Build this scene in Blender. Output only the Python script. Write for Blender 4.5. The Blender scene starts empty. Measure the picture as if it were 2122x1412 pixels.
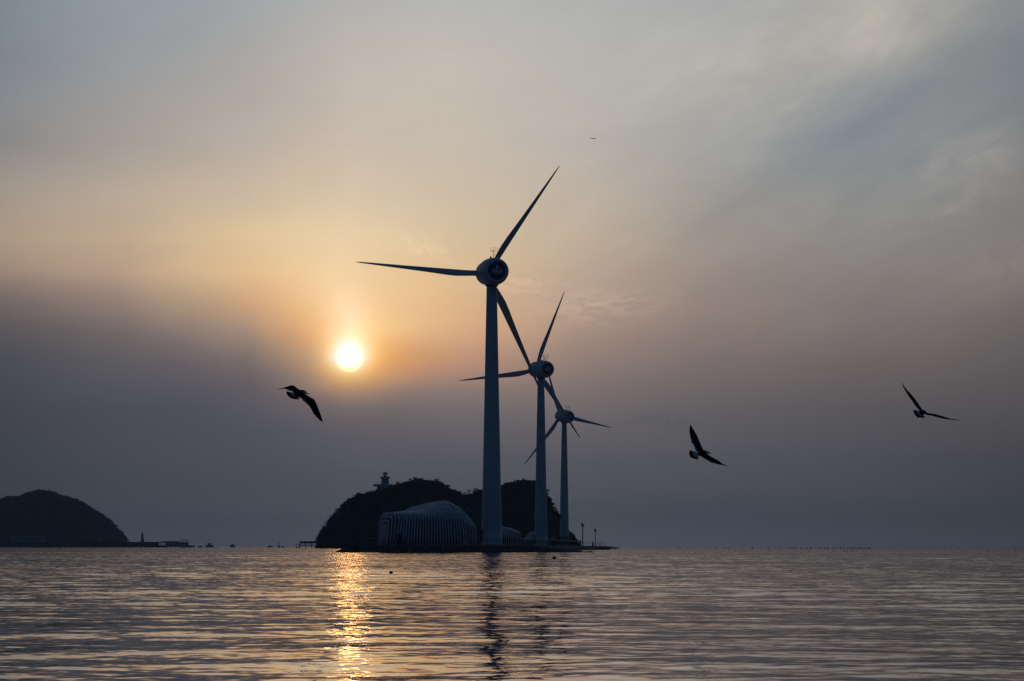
import bpy, bmesh, math, random
import numpy as np
from mathutils import Vector, Matrix

R = math.radians
scene = bpy.context.scene
COL = scene.collection
random.seed(7)
RNG = np.random.default_rng(11)

# ------------------------------------------------------------------ camera
EYE = 1.1                      # eye height above the water, metres
FPX = 5010.0                   # focal length in photograph pixels (85 mm on a 36 mm sensor)
HOR = 1133.0
cam = bpy.data.cameras.new("camera")
cam.lens = 85.0
cam.sensor_width = 36.0
cam.sensor_fit = 'HORIZONTAL'
cam.shift_y = (HOR - 706.0) / 2122.0
cam.clip_start = 0.5
cam.clip_end = 60000.0
camo = bpy.data.objects.new("camera", cam)
camo.location = (0, 0, EYE)
camo.rotation_euler = (R(90), 0, 0)
COL.objects.link(camo)
scene.camera = camo

scene.view_settings.view_transform = 'Standard'
scene.view_settings.look = 'None'
scene.view_settings.exposure = 0.0
scene.view_settings.gamma = 1.0
scene.view_settings.use_curve_mapping = False
scene.render.engine = 'CYCLES'
scene.cycles.use_denoising = True
scene.cycles.denoiser = 'OPENIMAGEDENOISE'
scene.cycles.denoising_input_passes = 'RGB_ALBEDO_NORMAL'
scene.cycles.denoising_prefilter = 'NONE'
scene.cycles.max_bounces = 6
scene.cycles.volume_bounces = 0
scene.cycles.sample_clamp_indirect = 6.0

# ------------------------------------------------------------------ sun direction
SUN_PX, SUN_PY = 724.0, 742.0
sd = Vector((SUN_PX - 1061.0, FPX, HOR - SUN_PY)).normalized()
SUN_AZ = math.atan2(sd.x, sd.y)
SUN_EL = math.asin(sd.z)

def lin(c):
    out = []
    for v in c:
        v = v / 255.0
        out.append(v / 12.92 if v <= 0.04045 else ((v + 0.055) / 1.055) ** 2.4)
    return tuple(out)

# ------------------------------------------------------------------ world (dusk sky)
world = bpy.data.worlds.new("World")
scene.world = world
world.use_nodes = True
NT = world.node_tree
NT.nodes.clear()

class G:
    """tiny node-graph helper"""
    def __init__(s, nt): s.nt = nt
    def n(s, t, **k):
        x = s.nt.nodes.new(t)
        for a, b in k.items(): setattr(x, a, b)
        return x
    def put(s, sock, v):
        if isinstance(v, bpy.types.NodeSocket): s.nt.links.new(v, sock)
        else: sock.default_value = v
    def m(s, op, a, b=None, c=None, clamp=False):
        x = s.n('ShaderNodeMath', operation=op, use_clamp=clamp)
        s.put(x.inputs[0], a)
        if b is not None: s.put(x.inputs[1], b)
        if c is not None: s.put(x.inputs[2], c)
        return x.outputs[0]
    def vm(s, op, a, b=None, scale=None):
        x = s.n('ShaderNodeVectorMath', operation=op)
        s.put(x.inputs[0], a)
        if b is not None: s.put(x.inputs[1], b)
        if scale is not None: s.put(x.inputs['Scale'], scale)
        return x.outputs['Value'] if op in ('DOT_PRODUCT', 'LENGTH') else x.outputs[0]
    def mr(s, v, a, b, c=0.0, d=1.0, smooth=True):
        x = s.n('ShaderNodeMapRange', interpolation_type='SMOOTHSTEP' if smooth else 'LINEAR')
        s.put(x.inputs[0], v)
        for i, q in enumerate((a, b, c, d)): s.put(x.inputs[i + 1], q)
        return x.outputs[0]
    def mix(s, f, a, b, mode='MIX'):
        x = s.n('ShaderNodeMix', data_type='RGBA', blend_type=mode, clamp_factor=True)
        s.put(x.inputs['Factor'], f)
        for q, v in (('A', a), ('B', b)):
            sk = [i for i in x.inputs if i.name == q and i.type == 'RGBA'][0]
            s.put(sk, v if isinstance(v, bpy.types.NodeSocket) else (v[0], v[1], v[2], 1.0))
        return [o for o in x.outputs if o.type == 'RGBA'][0]
    def comb(s, x, y, z):
        c = s.n('ShaderNodeCombineXYZ')
        s.put(c.inputs[0], x); s.put(c.inputs[1], y); s.put(c.inputs[2], z)
        return c.outputs[0]
    def noise(s, vec, scale, detail=3.0, rough=0.5, dist=0.0):
        x = s.n('ShaderNodeTexNoise')
        s.put(x.inputs['Vector'], vec)
        x.inputs['Scale'].default_value = scale
        x.inputs['Detail'].default_value = detail
        x.inputs['Roughness'].default_value = rough
        x.inputs['Distortion'].default_value = dist
        return x

g = G(NT)
tc = g.n('ShaderNodeTexCoord').outputs['Generated']
sep = g.n('ShaderNodeSeparateXYZ')
NT.links.new(tc, sep.inputs[0])
dx_, dy_, dz_ = sep.outputs
az = g.m('MULTIPLY', g.m('ARCTAN2', dx_, dy_), 180 / math.pi)
el = g.m('MULTIPLY', g.m('ARCSINE', dz_), 180 / math.pi)

def azd(px): return math.degrees(math.atan((px - 1061.0) / FPX))
def eld(px, py): return math.degrees(math.atan((HOR - py) / math.hypot(FPX, px - 1061.0)))

# soft cloud warp of the layers, in degrees
wv = g.comb(g.m('MULTIPLY', az, 0.10), g.m('MULTIPLY', el, 0.30), 0.0)
wn = g.noise(wv, 1.6, 3.0, 0.5)
wsep = g.n('ShaderNodeSeparateColor'); NT.links.new(wn.outputs['Color'], wsep.inputs[0])
elw = g.m('ADD', el, g.m('MULTIPLY', g.m('SUBTRACT', wsep.outputs[0], 0.5), 0.55))
azw = g.m('ADD', az, g.m('MULTIPLY', g.m('SUBTRACT', wsep.outputs[1], 0.5), 2.0))

SKY = {   # azimuth column (photo px) : [(photo row, sRGB colour of the cloud layer there)...]
    -60: [(0,(122,132,143)),(150,(124,131,139)),(300,(134,134,134)),(400,(158,148,138)),(480,(168,150,132)),(545,(150,132,120)),(600,(117,106,103)),(660,(92,88,91)),(750,(74,76,83)),(850,(67,70,78)),(1000,(60,64,72)),(1130,(58,62,70))],
    265: [(0,(150,158,163)),(150,(155,157,159)),(300,(167,160,154)),(400,(187,171,154)),(490,(196,172,146)),(560,(186,159,137)),(620,(152,132,121)),(690,(115,106,104)),(750,(96,94,98)),(850,(80,82,90)),(1000,(72,75,84)),(1130,(66,70,79))],
    400: [(0,(158,163,167)),(150,(165,164,163)),(300,(178,168,158)),(400,(198,180,158)),(490,(214,188,153)),(560,(216,184,146)),(610,(190,162,132)),(660,(155,135,122)),(710,(122,111,109)),(760,(102,96,101)),(850,(84,85,93)),(1000,(75,78,87)),(1130,(69,73,81))],
    630: [(0,(172,174,174)),(150,(187,180,172)),(300,(199,184,169)),(400,(216,195,167)),(490,(235,208,168)),(570,(243,205,156)),(630,(238,190,138)),(690,(216,164,120)),(740,(175,142,118)),(780,(140,121,114)),(830,(108,101,105)),(900,(91,91,98)),(1000,(80,83,92)),(1130,(74,77,85))],
    530: [(0,(166,169,171)),(150,(176,171,166)),(300,(189,178,168)),(400,(205,187,165)),(490,(228,199,158)),(570,(233,193,147)),(625,(215,170,131)),(680,(166,142,124)),(740,(126,113,110)),(800,(102,97,101)),(900,(86,87,95)),(1000,(78,81,90)),(1130,(72,76,84))],
    724: [(0,(180,179,177)),(150,(197,187,178)),(300,(205,191,176)),(400,(220,200,174)),(500,(240,212,172)),(600,(250,214,163)),(680,(249,206,144)),(735,(232,168,100)),(768,(216,150,92)),(795,(180,138,108)),(818,(142,119,111)),(845,(112,105,107)),(900,(98,95,101)),(1000,(84,86,94)),(1130,(75,78,87))],
    930: [(0,(184,184,181)),(150,(199,191,180)),(300,(202,190,175)),(400,(207,191,169)),(500,(219,195,160)),(600,(235,196,147)),(690,(220,174,134)),(750,(194,150,124)),(810,(140,124,118)),(870,(112,106,109)),(950,(94,93,99)),(1050,(82,84,92)),(1130,(76,79,88))],
    1190: [(0,(181,182,180)),(150,(188,185,179)),(300,(190,182,174)),(400,(194,181,167)),(500,(195,177,157)),(600,(190,166,148)),(700,(168,144,130)),(790,(136,121,116)),(860,(112,106,108)),(950,(92,92,98)),(1050,(82,85,92)),(1130,(77,80,88))],
    1460: [(0,(171,173,172)),(150,(177,174,168)),(300,(167,166,162)),(450,(162,157,150)),(550,(160,147,138)),(650,(149,133,125)),(750,(126,114,112)),(850,(104,100,102)),(950,(88,89,95)),(1050,(77,81,89)),(1130,(74,78,87))],
    1790: [(0,(170,168,162)),(90,(166,164,159)),(180,(150,153,154)),(300,(142,147,150)),(450,(145,144,142)),(550,(140,134,130)),(650,(130,121,118)),(750,(112,103,102)),(850,(93,90,93)),(950,(82,82,88)),(1050,(74,77,84)),(1130,(69,73,81))],
    2150: [(0,(138,143,147)),(100,(126,132,138)),(250,(129,132,135)),(350,(132,132,132)),(450,(130,128,126)),(550,(128,121,117)),(650,(112,106,104)),(750,(98,93,94)),(850,(84,82,85)),(950,(73,73,77)),(1050,(66,68,73)),(1130,(63,66,73))],
}
EMAX = 32.0
t_el = g.m('DIVIDE', elw, EMAX, clamp=True)
prev = None; prevaz = None
for px in sorted(SKY):
    rows = SKY[px]
    cr = g.n('ShaderNodeValToRGB')
    cr.color_ramp.interpolation = 'B_SPLINE' if False else 'LINEAR'
    st = [(max(0.0, eld(px, py)) / EMAX, tuple(v * (1.42 if py >= 1100 else 1.06 if py >= 1000 else 1.0) for v in lin(c))) for py, c in rows]
    top = lin(rows[0][1])
    st.append((19.0 / EMAX, tuple(a * b for a, b in zip(top, (0.42, 0.47, 0.55)))))
    st.append((1.0, tuple(a * b for a, b in zip(top, (0.14, 0.18, 0.26)))))
    st.sort(key=lambda q: q[0])
    e = cr.color_ramp.elements
    while len(e) > 1: e.remove(e[-1])
    e[0].position = st[0][0]; e[0].color = (*st[0][1], 1)
    for p, c in st[1:]:
        q = e.new(p); q.color = (*c, 1)
    NT.links.new(t_el, cr.inputs[0])
    col = cr.outputs[0]
    if prev is None: prev = col
    else: prev = g.mix(g.mr(azw, prevaz, azd(px), smooth=False), prev, col)
    prevaz = azd(px)
sky = prev

# wispy texture of the thin cloud sheet (brightness only, fades into the haze band)
def rotv(ang, sx, sy, seed=0.0):
    c, s_ = math.cos(R(ang)), math.sin(R(ang))
    a = g.m('ADD', g.m('MULTIPLY', az, c * sx), g.m('MULTIPLY', el, s_ * sx))
    b = g.m('ADD', g.m('MULTIPLY', az, -s_ * sy), g.m('MULTIPLY', el, c * sy))
    return g.comb(a, b, seed)
n1 = g.noise(rotv(38, 0.16, 0.55, 1.3), 1.0, 5.0, 0.55, 0.4)
n2 = g.noise(rotv(20, 0.35, 1.3, 7.7), 1.0, 5.0, 0.6, 0.5)
upf = g.mr(el, 3.0, 8.0)
wis = g.m('ADD', g.m('MULTIPLY', g.m('SUBTRACT', n1.outputs[0], 0.5), 0.38), g.m('MULTIPLY', g.m('SUBTRACT', n2.outputs[0], 0.5), 0.20))
rightf = g.mr(az, -3.0, 8.0, 0.18, 1.0)
wis = g.m('MULTIPLY', g.m('MULTIPLY', wis, upf), rightf)
sky = g.vm('SCALE', sky, scale=g.m('ADD', 1.0, wis))

def patch(px, py, rx, ry, ang, colr, nsc, nel, seed, detail=5.0, lo=0.45, hi=0.75):
    """a small cloud: elliptical mask (degrees) times noise, added to the sky"""
    global sky
    a0, e0 = azd(px), eld(px, py)
    ax = g.m('SUBTRACT', az, a0); ex = g.m('SUBTRACT', el, e0)
    c, s_ = math.cos(R(ang)), math.sin(R(ang))
    u = g.m('DIVIDE', g.m('ADD', g.m('MULTIPLY', ax, c), g.m('MULTIPLY', ex, s_)), rx)
    v = g.m('DIVIDE', g.m('ADD', g.m('MULTIPLY', ax, -s_), g.m('MULTIPLY', ex, c)), ry)
    r2 = g.m('ADD', g.m('MULTIPLY', u, u), g.m('MULTIPLY', v, v))
    msk = g.m('EXPONENT', g.m('MULTIPLY', r2, -1.0))
    nn = g.noise(rotv(ang, nsc, nsc * nel, seed), 1.0, detail, 0.6, 0.8)
    f = g.m('MULTIPLY', msk, g.mr(nn.outputs[0], lo, hi))
    sky = g.vm('ADD', sky, g.vm('SCALE', colr, scale=f))
patch(2015, 325, 1.25, 0.62, 12, (0.085, 0.065, 0.045), 0.8, 1.5, 3.1, lo=0.32, hi=0.66)
patch(1990, 420, 1.1, 0.42, 25, (0.075, 0.052, 0.032), 0.9, 1.6, 9.1, lo=0.32, hi=0.68)
patch(2105, 545, 1.0, 0.5, 25, (0.08, 0.05, 0.03), 0.8, 1.6, 5.1, lo=0.3, hi=0.7)
patch(1840, 45, 1.7, 0.8, 18, (0.06, 0.051, 0.038), 0.6, 1.7, 2.2, lo=0.35, hi=0.68)
patch(1760, 130, 3.4, 0.7, 32, (0.08, 0.065, 0.05), 0.5, 2.0, 6.4, lo=0.25, hi=0.7)
patch(1560, 110, 2.4, 0.8, 25, (0.06, 0.05, 0.04), 0.6, 1.8, 6.9, lo=0.3, hi=0.7)
patch(1915, 165, 2.7, 0.42, 36, (-0.018, -0.015, -0.010), 0.5, 1.6, 4.9, lo=0.1, hi=0.5)
patch(1690, 310, 2.6, 0.6, 30, (-0.032, -0.022, -0.008), 0.5, 1.6, 7.9, lo=0.1, hi=0.6)
patch(865, 508, 0.85, 0.22, -14, (0.13, 0.11, 0.08), 1.3, 1.8, 4.4, lo=0.33, hi=0.66)
patch(1230, 640, 1.4, 0.35, 6, (0.10, 0.06, 0.04), 1.8, 4.5, 8.4, lo=0.42, hi=0.62)
patch(1100, 590, 1.5, 0.3, -8, (0.09, 0.06, 0.035), 1.5, 4.5, 1.4, lo=0.42, hi=0.65)
patch(1620, 690, 2.0, 0.5, 5, (0.04, 0.018, 0.008), 0.8, 3.0, 1.9)
patch(1385, 868, 0.45, 0.16, -8, (-0.035, -0.022, -0.008), 2.5, 1.5, 3.3, lo=0.35, hi=0.6)
patch(1330, 872, 0.5, 0.07, 12, (-0.03, -0.02, -0.006), 2.5, 1.5, 5.3, lo=0.35, hi=0.6)

# outside the part of the sky the photograph shows: dim blue dusk from the Nishita sky
nish = g.n('ShaderNodeTexSky', sky_type='NISHITA')
nish.sun_disc = False
nish.sun_elevation = SUN_EL
nish.sun_rotation = SUN_AZ
nish.altitude = 0.0
nish.air_density = 1.0
nish.dust_density = 3.0
nish.ozone_density = 3.0
outer = g.vm('ADD', g.vm('SCALE', nish.outputs[0], scale=0.0020), (0.0048, 0.0125, 0.032))
absaz = g.m('ABSOLUTE', g.m('SUBTRACT', az, -1.0))
foff = g.mr(absaz, 15.0, 60.0)
sky = g.mix(foff, sky, outer)
zen = g.vm('MULTIPLY', outer, (3.0, 2.6, 2.1))
sky = g.mix(g.mr(el, 18.0, 55.0), sky, zen)

# sun: veiled disc with its aureole and the pale pillar above it (px = photo pixels at 5010 px/rad)
K = FPX * math.pi / 180
sx = g.m('MULTIPLY', g.m('SUBTRACT', az, math.degrees(SUN_AZ)), K)
sz = g.m('MULTIPLY', g.m('SUBTRACT', el, math.degrees(SUN_EL)), K)
below = g.m('MINIMUM', sz, 0.0)
szb = g.m('ADD', sz, g.m('MULTIPLY', below, 0.28))
r_ = g.m('SQRT', g.m('ADD', g.m('MULTIPLY', sx, sx), g.m('MULTIPLY', sz, sz)))
rb = g.m('SQRT', g.m('ADD', g.m('MULTIPLY', sx, sx), g.m('MULTIPLY', szb, szb)))
def gauss(v, s_): 
    q = g.m('DIVIDE', v, s_); return g.m('EXPONENT', g.m('MULTIPLY', g.m('MULTIPLY', q, q), -1.0))
front = g.m('GREATER_THAN', dy_, 0.0)
def addc(f, c):
    global sky
    sky = g.vm('ADD', sky, g.vm('SCALE', c, scale=g.m('MULTIPLY', f, front)))
addc(g.mr(r_, 19.0, 31.0, 1.0, 0.0), (6.5, 2.8, 0.12))
addc(gauss(rb, 40.0), (0.45, 0.67, 0.0))
addc(gauss(rb, 30.0), (0.0, 0.0, 1.15))
addc(gauss(rb, 92.0), (0.36, 0.18, 0.03))
pil = g.m('MULTIPLY', gauss(sx, 42.0), g.m('MULTIPLY', gauss(g.m('MAXIMUM', sz, 0.0), 112.0), g.mr(sz, -25.0, 10.0)))
addc(pil, (0.20, 0.20, 0.30))
bg = g.n('ShaderNodeBackground')
NT.links.new(sky, bg.inputs['Color'])
bg.inputs['Strength'].default_value = 1.0
wo = g.n('ShaderNodeOutputWorld')
NT.links.new(bg.outputs[0], wo.inputs[0])
world.cycles.sampling_method = 'MANUAL'
world.cycles.sample_map_resolution = 2048

# ------------------------------------------------------------------ sun lamp (veiled by haze)
sl = bpy.data.lights.new("sun", 'SUN')
sl.energy = 0.0006
sl.angle = R(0.53)
sl.color = (1.0, 0.42, 0.08)
slo = bpy.data.objects.new("sun", sl)
slo.rotation_euler = sd.to_track_quat('Z', 'Y').to_euler()
slo.location = (0, 0, 200)
COL.objects.link(slo)

# ------------------------------------------------------------------ materials
def mat(name, col, rough=0.7, metal=0.0, var=0.15, scale=2.0, spec=0.5, bump=0.0, bscale=None):
    m = bpy.data.materials.new(name)
    m.use_nodes = True
    nt = m.node_tree; q = G(nt)
    b = nt.nodes['Principled BSDF']
    b.inputs['Roughness'].default_value = rough
    b.inputs['Metallic'].default_value = metal
    b.inputs['Specular IOR Level'].default_value = spec
    oc = q.n('ShaderNodeTexCoord').outputs['Object']
    nz = q.noise(oc, scale, 5.0, 0.6)
    f = q.m('ADD', 1.0 - var, q.m('MULTIPLY', nz.outputs[0], 2 * var))
    c = q.vm('SCALE', (col[0], col[1], col[2]), scale=f)
    nt.links.new(c, b.inputs['Base Color'])
    if bump:
        bn = q.n('ShaderNodeBump')
        bn.inputs['Strength'].default_value = bump
        nz2 = q.noise(oc, bscale or scale * 4, 4.0, 0.6)
        nt.links.new(nz2.outputs[0], bn.inputs['Height'])
        nt.links.new(bn.outputs[0], b.inputs['Normal'])
    return m

M = {}
M['paint'] = mat('white_turbine_paint', (0.62, 0.64, 0.66), 0.45, var=0.10, scale=0.35)
M['blade'] = mat('white_blade_paint', (0.60, 0.62, 0.65), 0.4, var=0.05, scale=0.5)
M['navy'] = mat('dark_blue_paint', (0.03, 0.07, 0.19), 0.35, var=0.1)
M['cover_pattern'] = mat('pale_cover_pattern', (0.75, 0.78, 0.82), 0.4, var=0.05)
M['black'] = mat('black_rubber', (0.015, 0.015, 0.017), 0.7)
M['darkmetal'] = mat('dark_painted_metal', (0.06, 0.07, 0.08), 0.5, metal=0.3)
M['steel'] = mat('grey_steel', (0.35, 0.36, 0.38), 0.4, metal=0.5)
M['rib'] = mat('white_rib_paint', (0.84, 0.86, 0.88), 0.45, var=0.08, scale=1.0)
M['wall'] = mat('pavilion_panel', (0.30, 0.32, 0.35), 0.5)
M['grey'] = mat('grey_render', (0.17, 0.18, 0.20), 0.7)
M['screen'] = mat('pale_screen_glazing', (0.11, 0.125, 0.15), 0.3, var=0.3, scale=0.8)
M['glass'] = mat('dark_glass', (0.02, 0.025, 0.03), 0.08, var=0.05)
M['rock'] = mat('wet_rock', (0.12, 0.12, 0.125), 0.8, var=0.45, scale=1.3, bump=0.6)
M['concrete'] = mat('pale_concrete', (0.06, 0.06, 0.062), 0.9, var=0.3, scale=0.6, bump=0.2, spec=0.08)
M['soil'] = mat('hill_soil', (0.03, 0.032, 0.025), 0.95, var=0.4, scale=0.05)
M['leaf'] = mat('pine_foliage', (0.035, 0.045, 0.028), 0.9, var=0.5, scale=0.6, spec=0.2)
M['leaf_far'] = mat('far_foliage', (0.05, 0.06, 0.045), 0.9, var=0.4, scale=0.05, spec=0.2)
M['bark'] = mat('bark', (0.06, 0.05, 0.045), 0.9, var=0.3)
M['white'] = mat('white_plaster', (0.55, 0.56, 0.57), 0.7, var=0.15, scale=1.0)
M['red'] = mat('red_paint', (0.30, 0.04, 0.03), 0.6, var=0.2)
M['wood'] = mat('weathered_wood', (0.10, 0.08, 0.06), 0.8, var=0.3)
M['hull'] = mat('boat_hull', (0.16, 0.17, 0.19), 0.5)
M['feather_dark'] = mat('slate_black_feathers', (0.022, 0.022, 0.026), 0.75, var=0.4, scale=40.0, bump=0.3, bscale=120)
M['feather_white'] = mat('white_feathers', (0.80, 0.81, 0.82), 0.8, var=0.12, scale=30.0)
M['beak'] = mat('yellow_beak', (0.35, 0.22, 0.03), 0.4)
M['foam'] = mat('dark_float', (0.02, 0.02, 0.022), 0.5)
M['aluminium'] = mat('aircraft_skin', (0.5, 0.52, 0.55), 0.35, metal=0.2)

# ------------------------------------------------------------------ object helpers
def link(name, me, parent=None, label=None, cat=None, group=None, kind=None):
    o = bpy.data.objects.new(name, me)
    COL.objects.link(o)
    if parent is not None: o.parent = parent
    tag(o, label, cat, group, kind)
    return o
def tag(o, label=None, cat=None, group=None, kind=None):
    if label: o['label'] = label
    if cat: o['category'] = cat
    if group: o['group'] = group
    if kind: o['kind'] = kind
    return o
def empty(name, loc, label, cat, group=None, rz=0.0):
    o = bpy.data.objects.new(name, None)
    o.empty_display_size = 0.5
    o.location = loc; o.rotation_euler = (0, 0, rz)
    COL.objects.link(o)
    return tag(o, label, cat, group)
def copy_tree(o, parent=None):
    kids = [c for c in bpy.data.objects if c.parent == o]
    c = o.copy(); COL.objects.link(c); c.parent = parent
    for k in kids: copy_tree(k, c)
    return c

class MB:
    def __init__(s): s.v = []; s.f = []; s.mi = []; s.mats = []
    def mat_i(s, m):
        if m not in s.mats: s.mats.append(m)
        return s.mats.index(m)
    def add(s, vs, fs, m=None):
        b = len(s.v); s.v += [tuple(v) for v in vs]
        k = s.mat_i(m) if m is not None else 0
        for f in fs: s.f.append(tuple(i + b for i in f)); s.mi.append(k)
    def box(s, c, d, m=None, rz=0.0, top=1.0):
        x, y, z = d[0] / 2, d[1] / 2, d[2] / 2
        vs = []
        for dz, t in ((-z, 1.0), (z, top)):
            for a, b in ((-x, -y), (x, -y), (x, y), (-x, y)):
                a *= t; b *= t
                vs.append((c[0] + a * math.cos(rz) - b * math.sin(rz), c[1] + a * math.sin(rz) + b * math.cos(rz), c[2] + dz))
        s.add(vs, [(0,3,2,1),(4,5,6,7),(0,1,5,4),(1,2,6,5),(2,3,7,6),(3,0,4,7)], m)
    def tube(s, pts, rad, n=10, m=None, cap=True):
        """round tube along points; rad is a number or a list"""
        pts = [Vector(p) for p in pts]
        if not hasattr(rad, '__len__'): rad = [rad] * len(pts)
        vs = []; fs = []
        prev_u = None
        for i, p in enumerate(pts):
            d = (pts[min(i + 1, len(pts) - 1)] - pts[max(i - 1, 0)])
            d = d.normalized() if d.length > 1e-9 else Vector((0, 0, 1))
            u = prev_u - d * prev_u.dot(d) if prev_u is not None else d.orthogonal()
            if u.length < 1e-6: u = d.orthogonal()
            u.normalize(); w = d.cross(u); prev_u = u
            for k in range(n):
                a = 2 * math.pi * k / n
                vs.append(p + (u * math.cos(a) + w * math.sin(a)) * rad[i])
        for i in range(len(pts) - 1):
            for k in range(n):
                k2 = (k + 1) % n
                fs.append((i * n + k, i * n + k2, (i + 1) * n + k2, (i + 1) * n + k))
        if cap:
            fs.append(tuple(range(n))[::-1]); fs.append(tuple((len(pts) - 1) * n + k for k in range(n)))
        s.add(vs, fs, m)
    def lathe(s, prof, n=24, m=None, o=(0, 0, 0), cap=True):
        vs = []; fs = []
        for r, z in prof:
            for k in range(n):
                a = 2 * math.pi * k / n
                vs.append((o[0] + r * math.cos(a), o[1] + r * math.sin(a), o[2] + z))
        for i in range(len(prof) - 1):
            for k in range(n):
                k2 = (k + 1) % n
                fs.append((i * n + k, i * n + k2, (i + 1) * n + k2, (i + 1) * n + k))
        if cap:
            fs.append(tuple(range(n))[::-1]); fs.append(tuple((len(prof) - 1) * n + k for k in range(n)))
        s.add(vs, fs, m)
    def mesh(s, name, smooth=False, mat_=None, mx=None):
        me = bpy.data.meshes.new(name)
        vs = s.v if mx is None else [tuple(mx @ Vector(v)) for v in s.v]
        me.from_pydata(vs, [], s.f)
        if mat_ is not None: me.materials.append(mat_)
        else:
            for m in s.mats: me.materials.append(m)
            me.polygons.foreach_set('material_index', s.mi)
        if smooth:
            me.polygons.foreach_set('use_smooth', [True] * len(s.f))
        me.update()
        return me
    def obj(s, name, mat_=None, parent=None, smooth=False, mx=None, **k):
        return link(name, s.mesh(name, smooth, mat_, mx), parent, **k)

def P(px, py, D): return Vector(((px - 1061.0) / FPX * D, D, EYE + (HOR - py) / FPX * D))
def X(px, D): return (px - 1061.0) / FPX * D
def Z(py, D): return EYE + (HOR - py) / FPX * D
def interp(x, pts): return float(np.interp(x, [p[0] for p in pts], [p[1] for p in pts]))

# ------------------------------------------------------------------ water: one sheet to the horizon
def build_water():
    th_in = np.linspace(-17.5, 17.5, 760)
    left = -17.5 - np.geomspace(0.15, 162.5, 40)[::-1]
    right = 17.5 + np.geomspace(0.15, 162.4, 40)
    th = np.radians(np.concatenate([left, th_in, right]))
    rows = [9.0]
    while rows[-1] < 7600.0: rows.append(rows[-1] + max(0.045, rows[-1] * 0.0040))
    r = np.array(rows)
    RR, TT = np.meshgrid(r, th, indexing='ij')
    Xg = RR * np.sin(TT); Yg = RR * np.cos(TT)
    dr = np.gradient(r)[:, None]
    dth = np.abs(np.gradient(th))[None, :]
    sp_r = dr * np.ones_like(TT); sp_t = RR * dth
    NC = 110
    lam = np.geomspace(0.15, 9.0, NC) * RNG.uniform(0.95, 1.05, NC)
    ang = RNG.normal(R(4), R(42), NC)
    ph = RNG.uniform(0, 2 * math.pi, NC)
    wgt = np.where(lam > 0.9, 0.85, 1.0) * np.where(lam > 3.0, 0.6, 1.0)
    sig = 0.035 * wgt / math.sqrt((wgt ** 2).sum())
    mod = 1.0 + 0.28 * np.sin(Xg * 0.21 + 1.3 * np.sin(Yg * 0.05) + 0.6) * np.sin(Yg * 0.115 + 1.9 * np.sin(Xg * 0.06)) + 0.18 * np.sin(Xg * 0.043 + Yg * 0.03)
    H = np.zeros_like(Xg); res = np.zeros_like(Xg)
    for i in range(NC):
        k = 2 * math.pi / lam[i]
        kx, ky = k * math.sin(ang[i]), k * math.cos(ang[i])
        lim = np.maximum(sp_r * abs(math.cos(ang[i])) * 2.6, sp_t * abs(math.sin(ang[i])) * 2.6 + sp_t * 0.5)
        q = np.clip((lam[i] - lim) / (0.6 * lim), 0, 1)
        res += (q * sig[i]) ** 2
        arg = kx * Xg + ky * Yg + ph[i]
        H += q * (sig[i] * math.sqrt(2) / k) * (np.sin(arg) + 0.12 * np.sin(2 * arg + 1.2))
    H *= mod * np.interp(RR, [0, 22, 60, 150], [0.64, 0.68, 1.0, 1.15])
    lod = 1.0 - res / (sig ** 2).sum()
    nr, nc = Xg.shape
    co = np.stack([Xg, Yg, H], -1).reshape(-1, 3).astype(np.float32)
    co = np.vstack([co, [[0, 0, 0]]]).astype(np.float32)
    i = np.arange(nr - 1)[:, None]; j = np.arange(nc)[None, :]
    j2 = (j + 1) % nc
    a = i * nc + j; b = i * nc + j2; c = (i + 1) * nc + j2; d = (i + 1) * nc + j
    quads = np.stack([a, d, c, b], -1).reshape(-1, 4)
    jj = np.arange(nc); tris = np.stack([np.full(nc, nr * nc), jj, (jj + 1) % nc], -1)
    me = bpy.data.meshes.new('water')
    me.vertices.add(len(co)); me.vertices.foreach_set('co', co.ravel())
    loops = np.concatenate([quads.ravel(), tris.ravel()]).astype(np.int32)
    me.loops.add(len(loops)); me.loops.foreach_set('vertex_index', loops)
    npoly = len(quads) + len(tris)
    starts = np.concatenate([np.arange(len(quads)) * 4, len(quads) * 4 + np.arange(len(tris)) * 3]).astype(np.int32)
    me.polygons.add(npoly); me.polygons.foreach_set('loop_start', starts)
    me.polygons.foreach_set('use_smooth', np.ones(npoly, dtype=bool))
    me.update(calc_edges=True)
    at = me.attributes.new('fine_chop', 'FLOAT', 'POINT')
    at.data.foreach_set('value', np.concatenate([lod.ravel(), [1.0]]).astype(np.float32))
    m = bpy.data.materials.new('sea_water'); m.use_nodes = True
    nt = m.node_tree; nt.nodes.clear(); q = G(nt)
    geo = q.n('ShaderNodeNewGeometry')
    att = q.n('ShaderNodeAttribute', attribute_name='fine_chop').outputs['Fac']
    pos = geo.outputs['Position']
    v1 = q.vm('MULTIPLY', pos, (0.8, 1.0, 0.0))
    na = q.noise(v1, 6.5, 2.0, 0.55)       # ~0.2 m ripples
    nb = q.noise(v1, 1.2, 2.0, 0.55)      # ~0.8 m waves where the mesh is too coarse for them
    big = q.noise(q.vm('MULTIPLY', pos, (0.25, 1.0, 0.0)), 0.016, 3.0, 0.55)
    amp = q.mr(big.outputs[0], 0.3, 0.7, 0.75, 1.25)
    def sxy(nd, s_):
        z = q.vm('SUBTRACT', nd.outputs['Color'], (0.5, 0.5, 0.5))
        return q.vm('SCALE', z, scale=s_)
    near = q.vm('MULTIPLY', sxy(na, q.m('MULTIPLY', amp, 0.12)), (2.2, 1.0, 0.0))
    far = sxy(nb, q.m('MULTIPLY', q.m('MULTIPLY', att, amp), 0.30))
    sp = q.n('ShaderNodeSeparateXYZ'); nt.links.new(far, sp.inputs[0])
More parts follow.
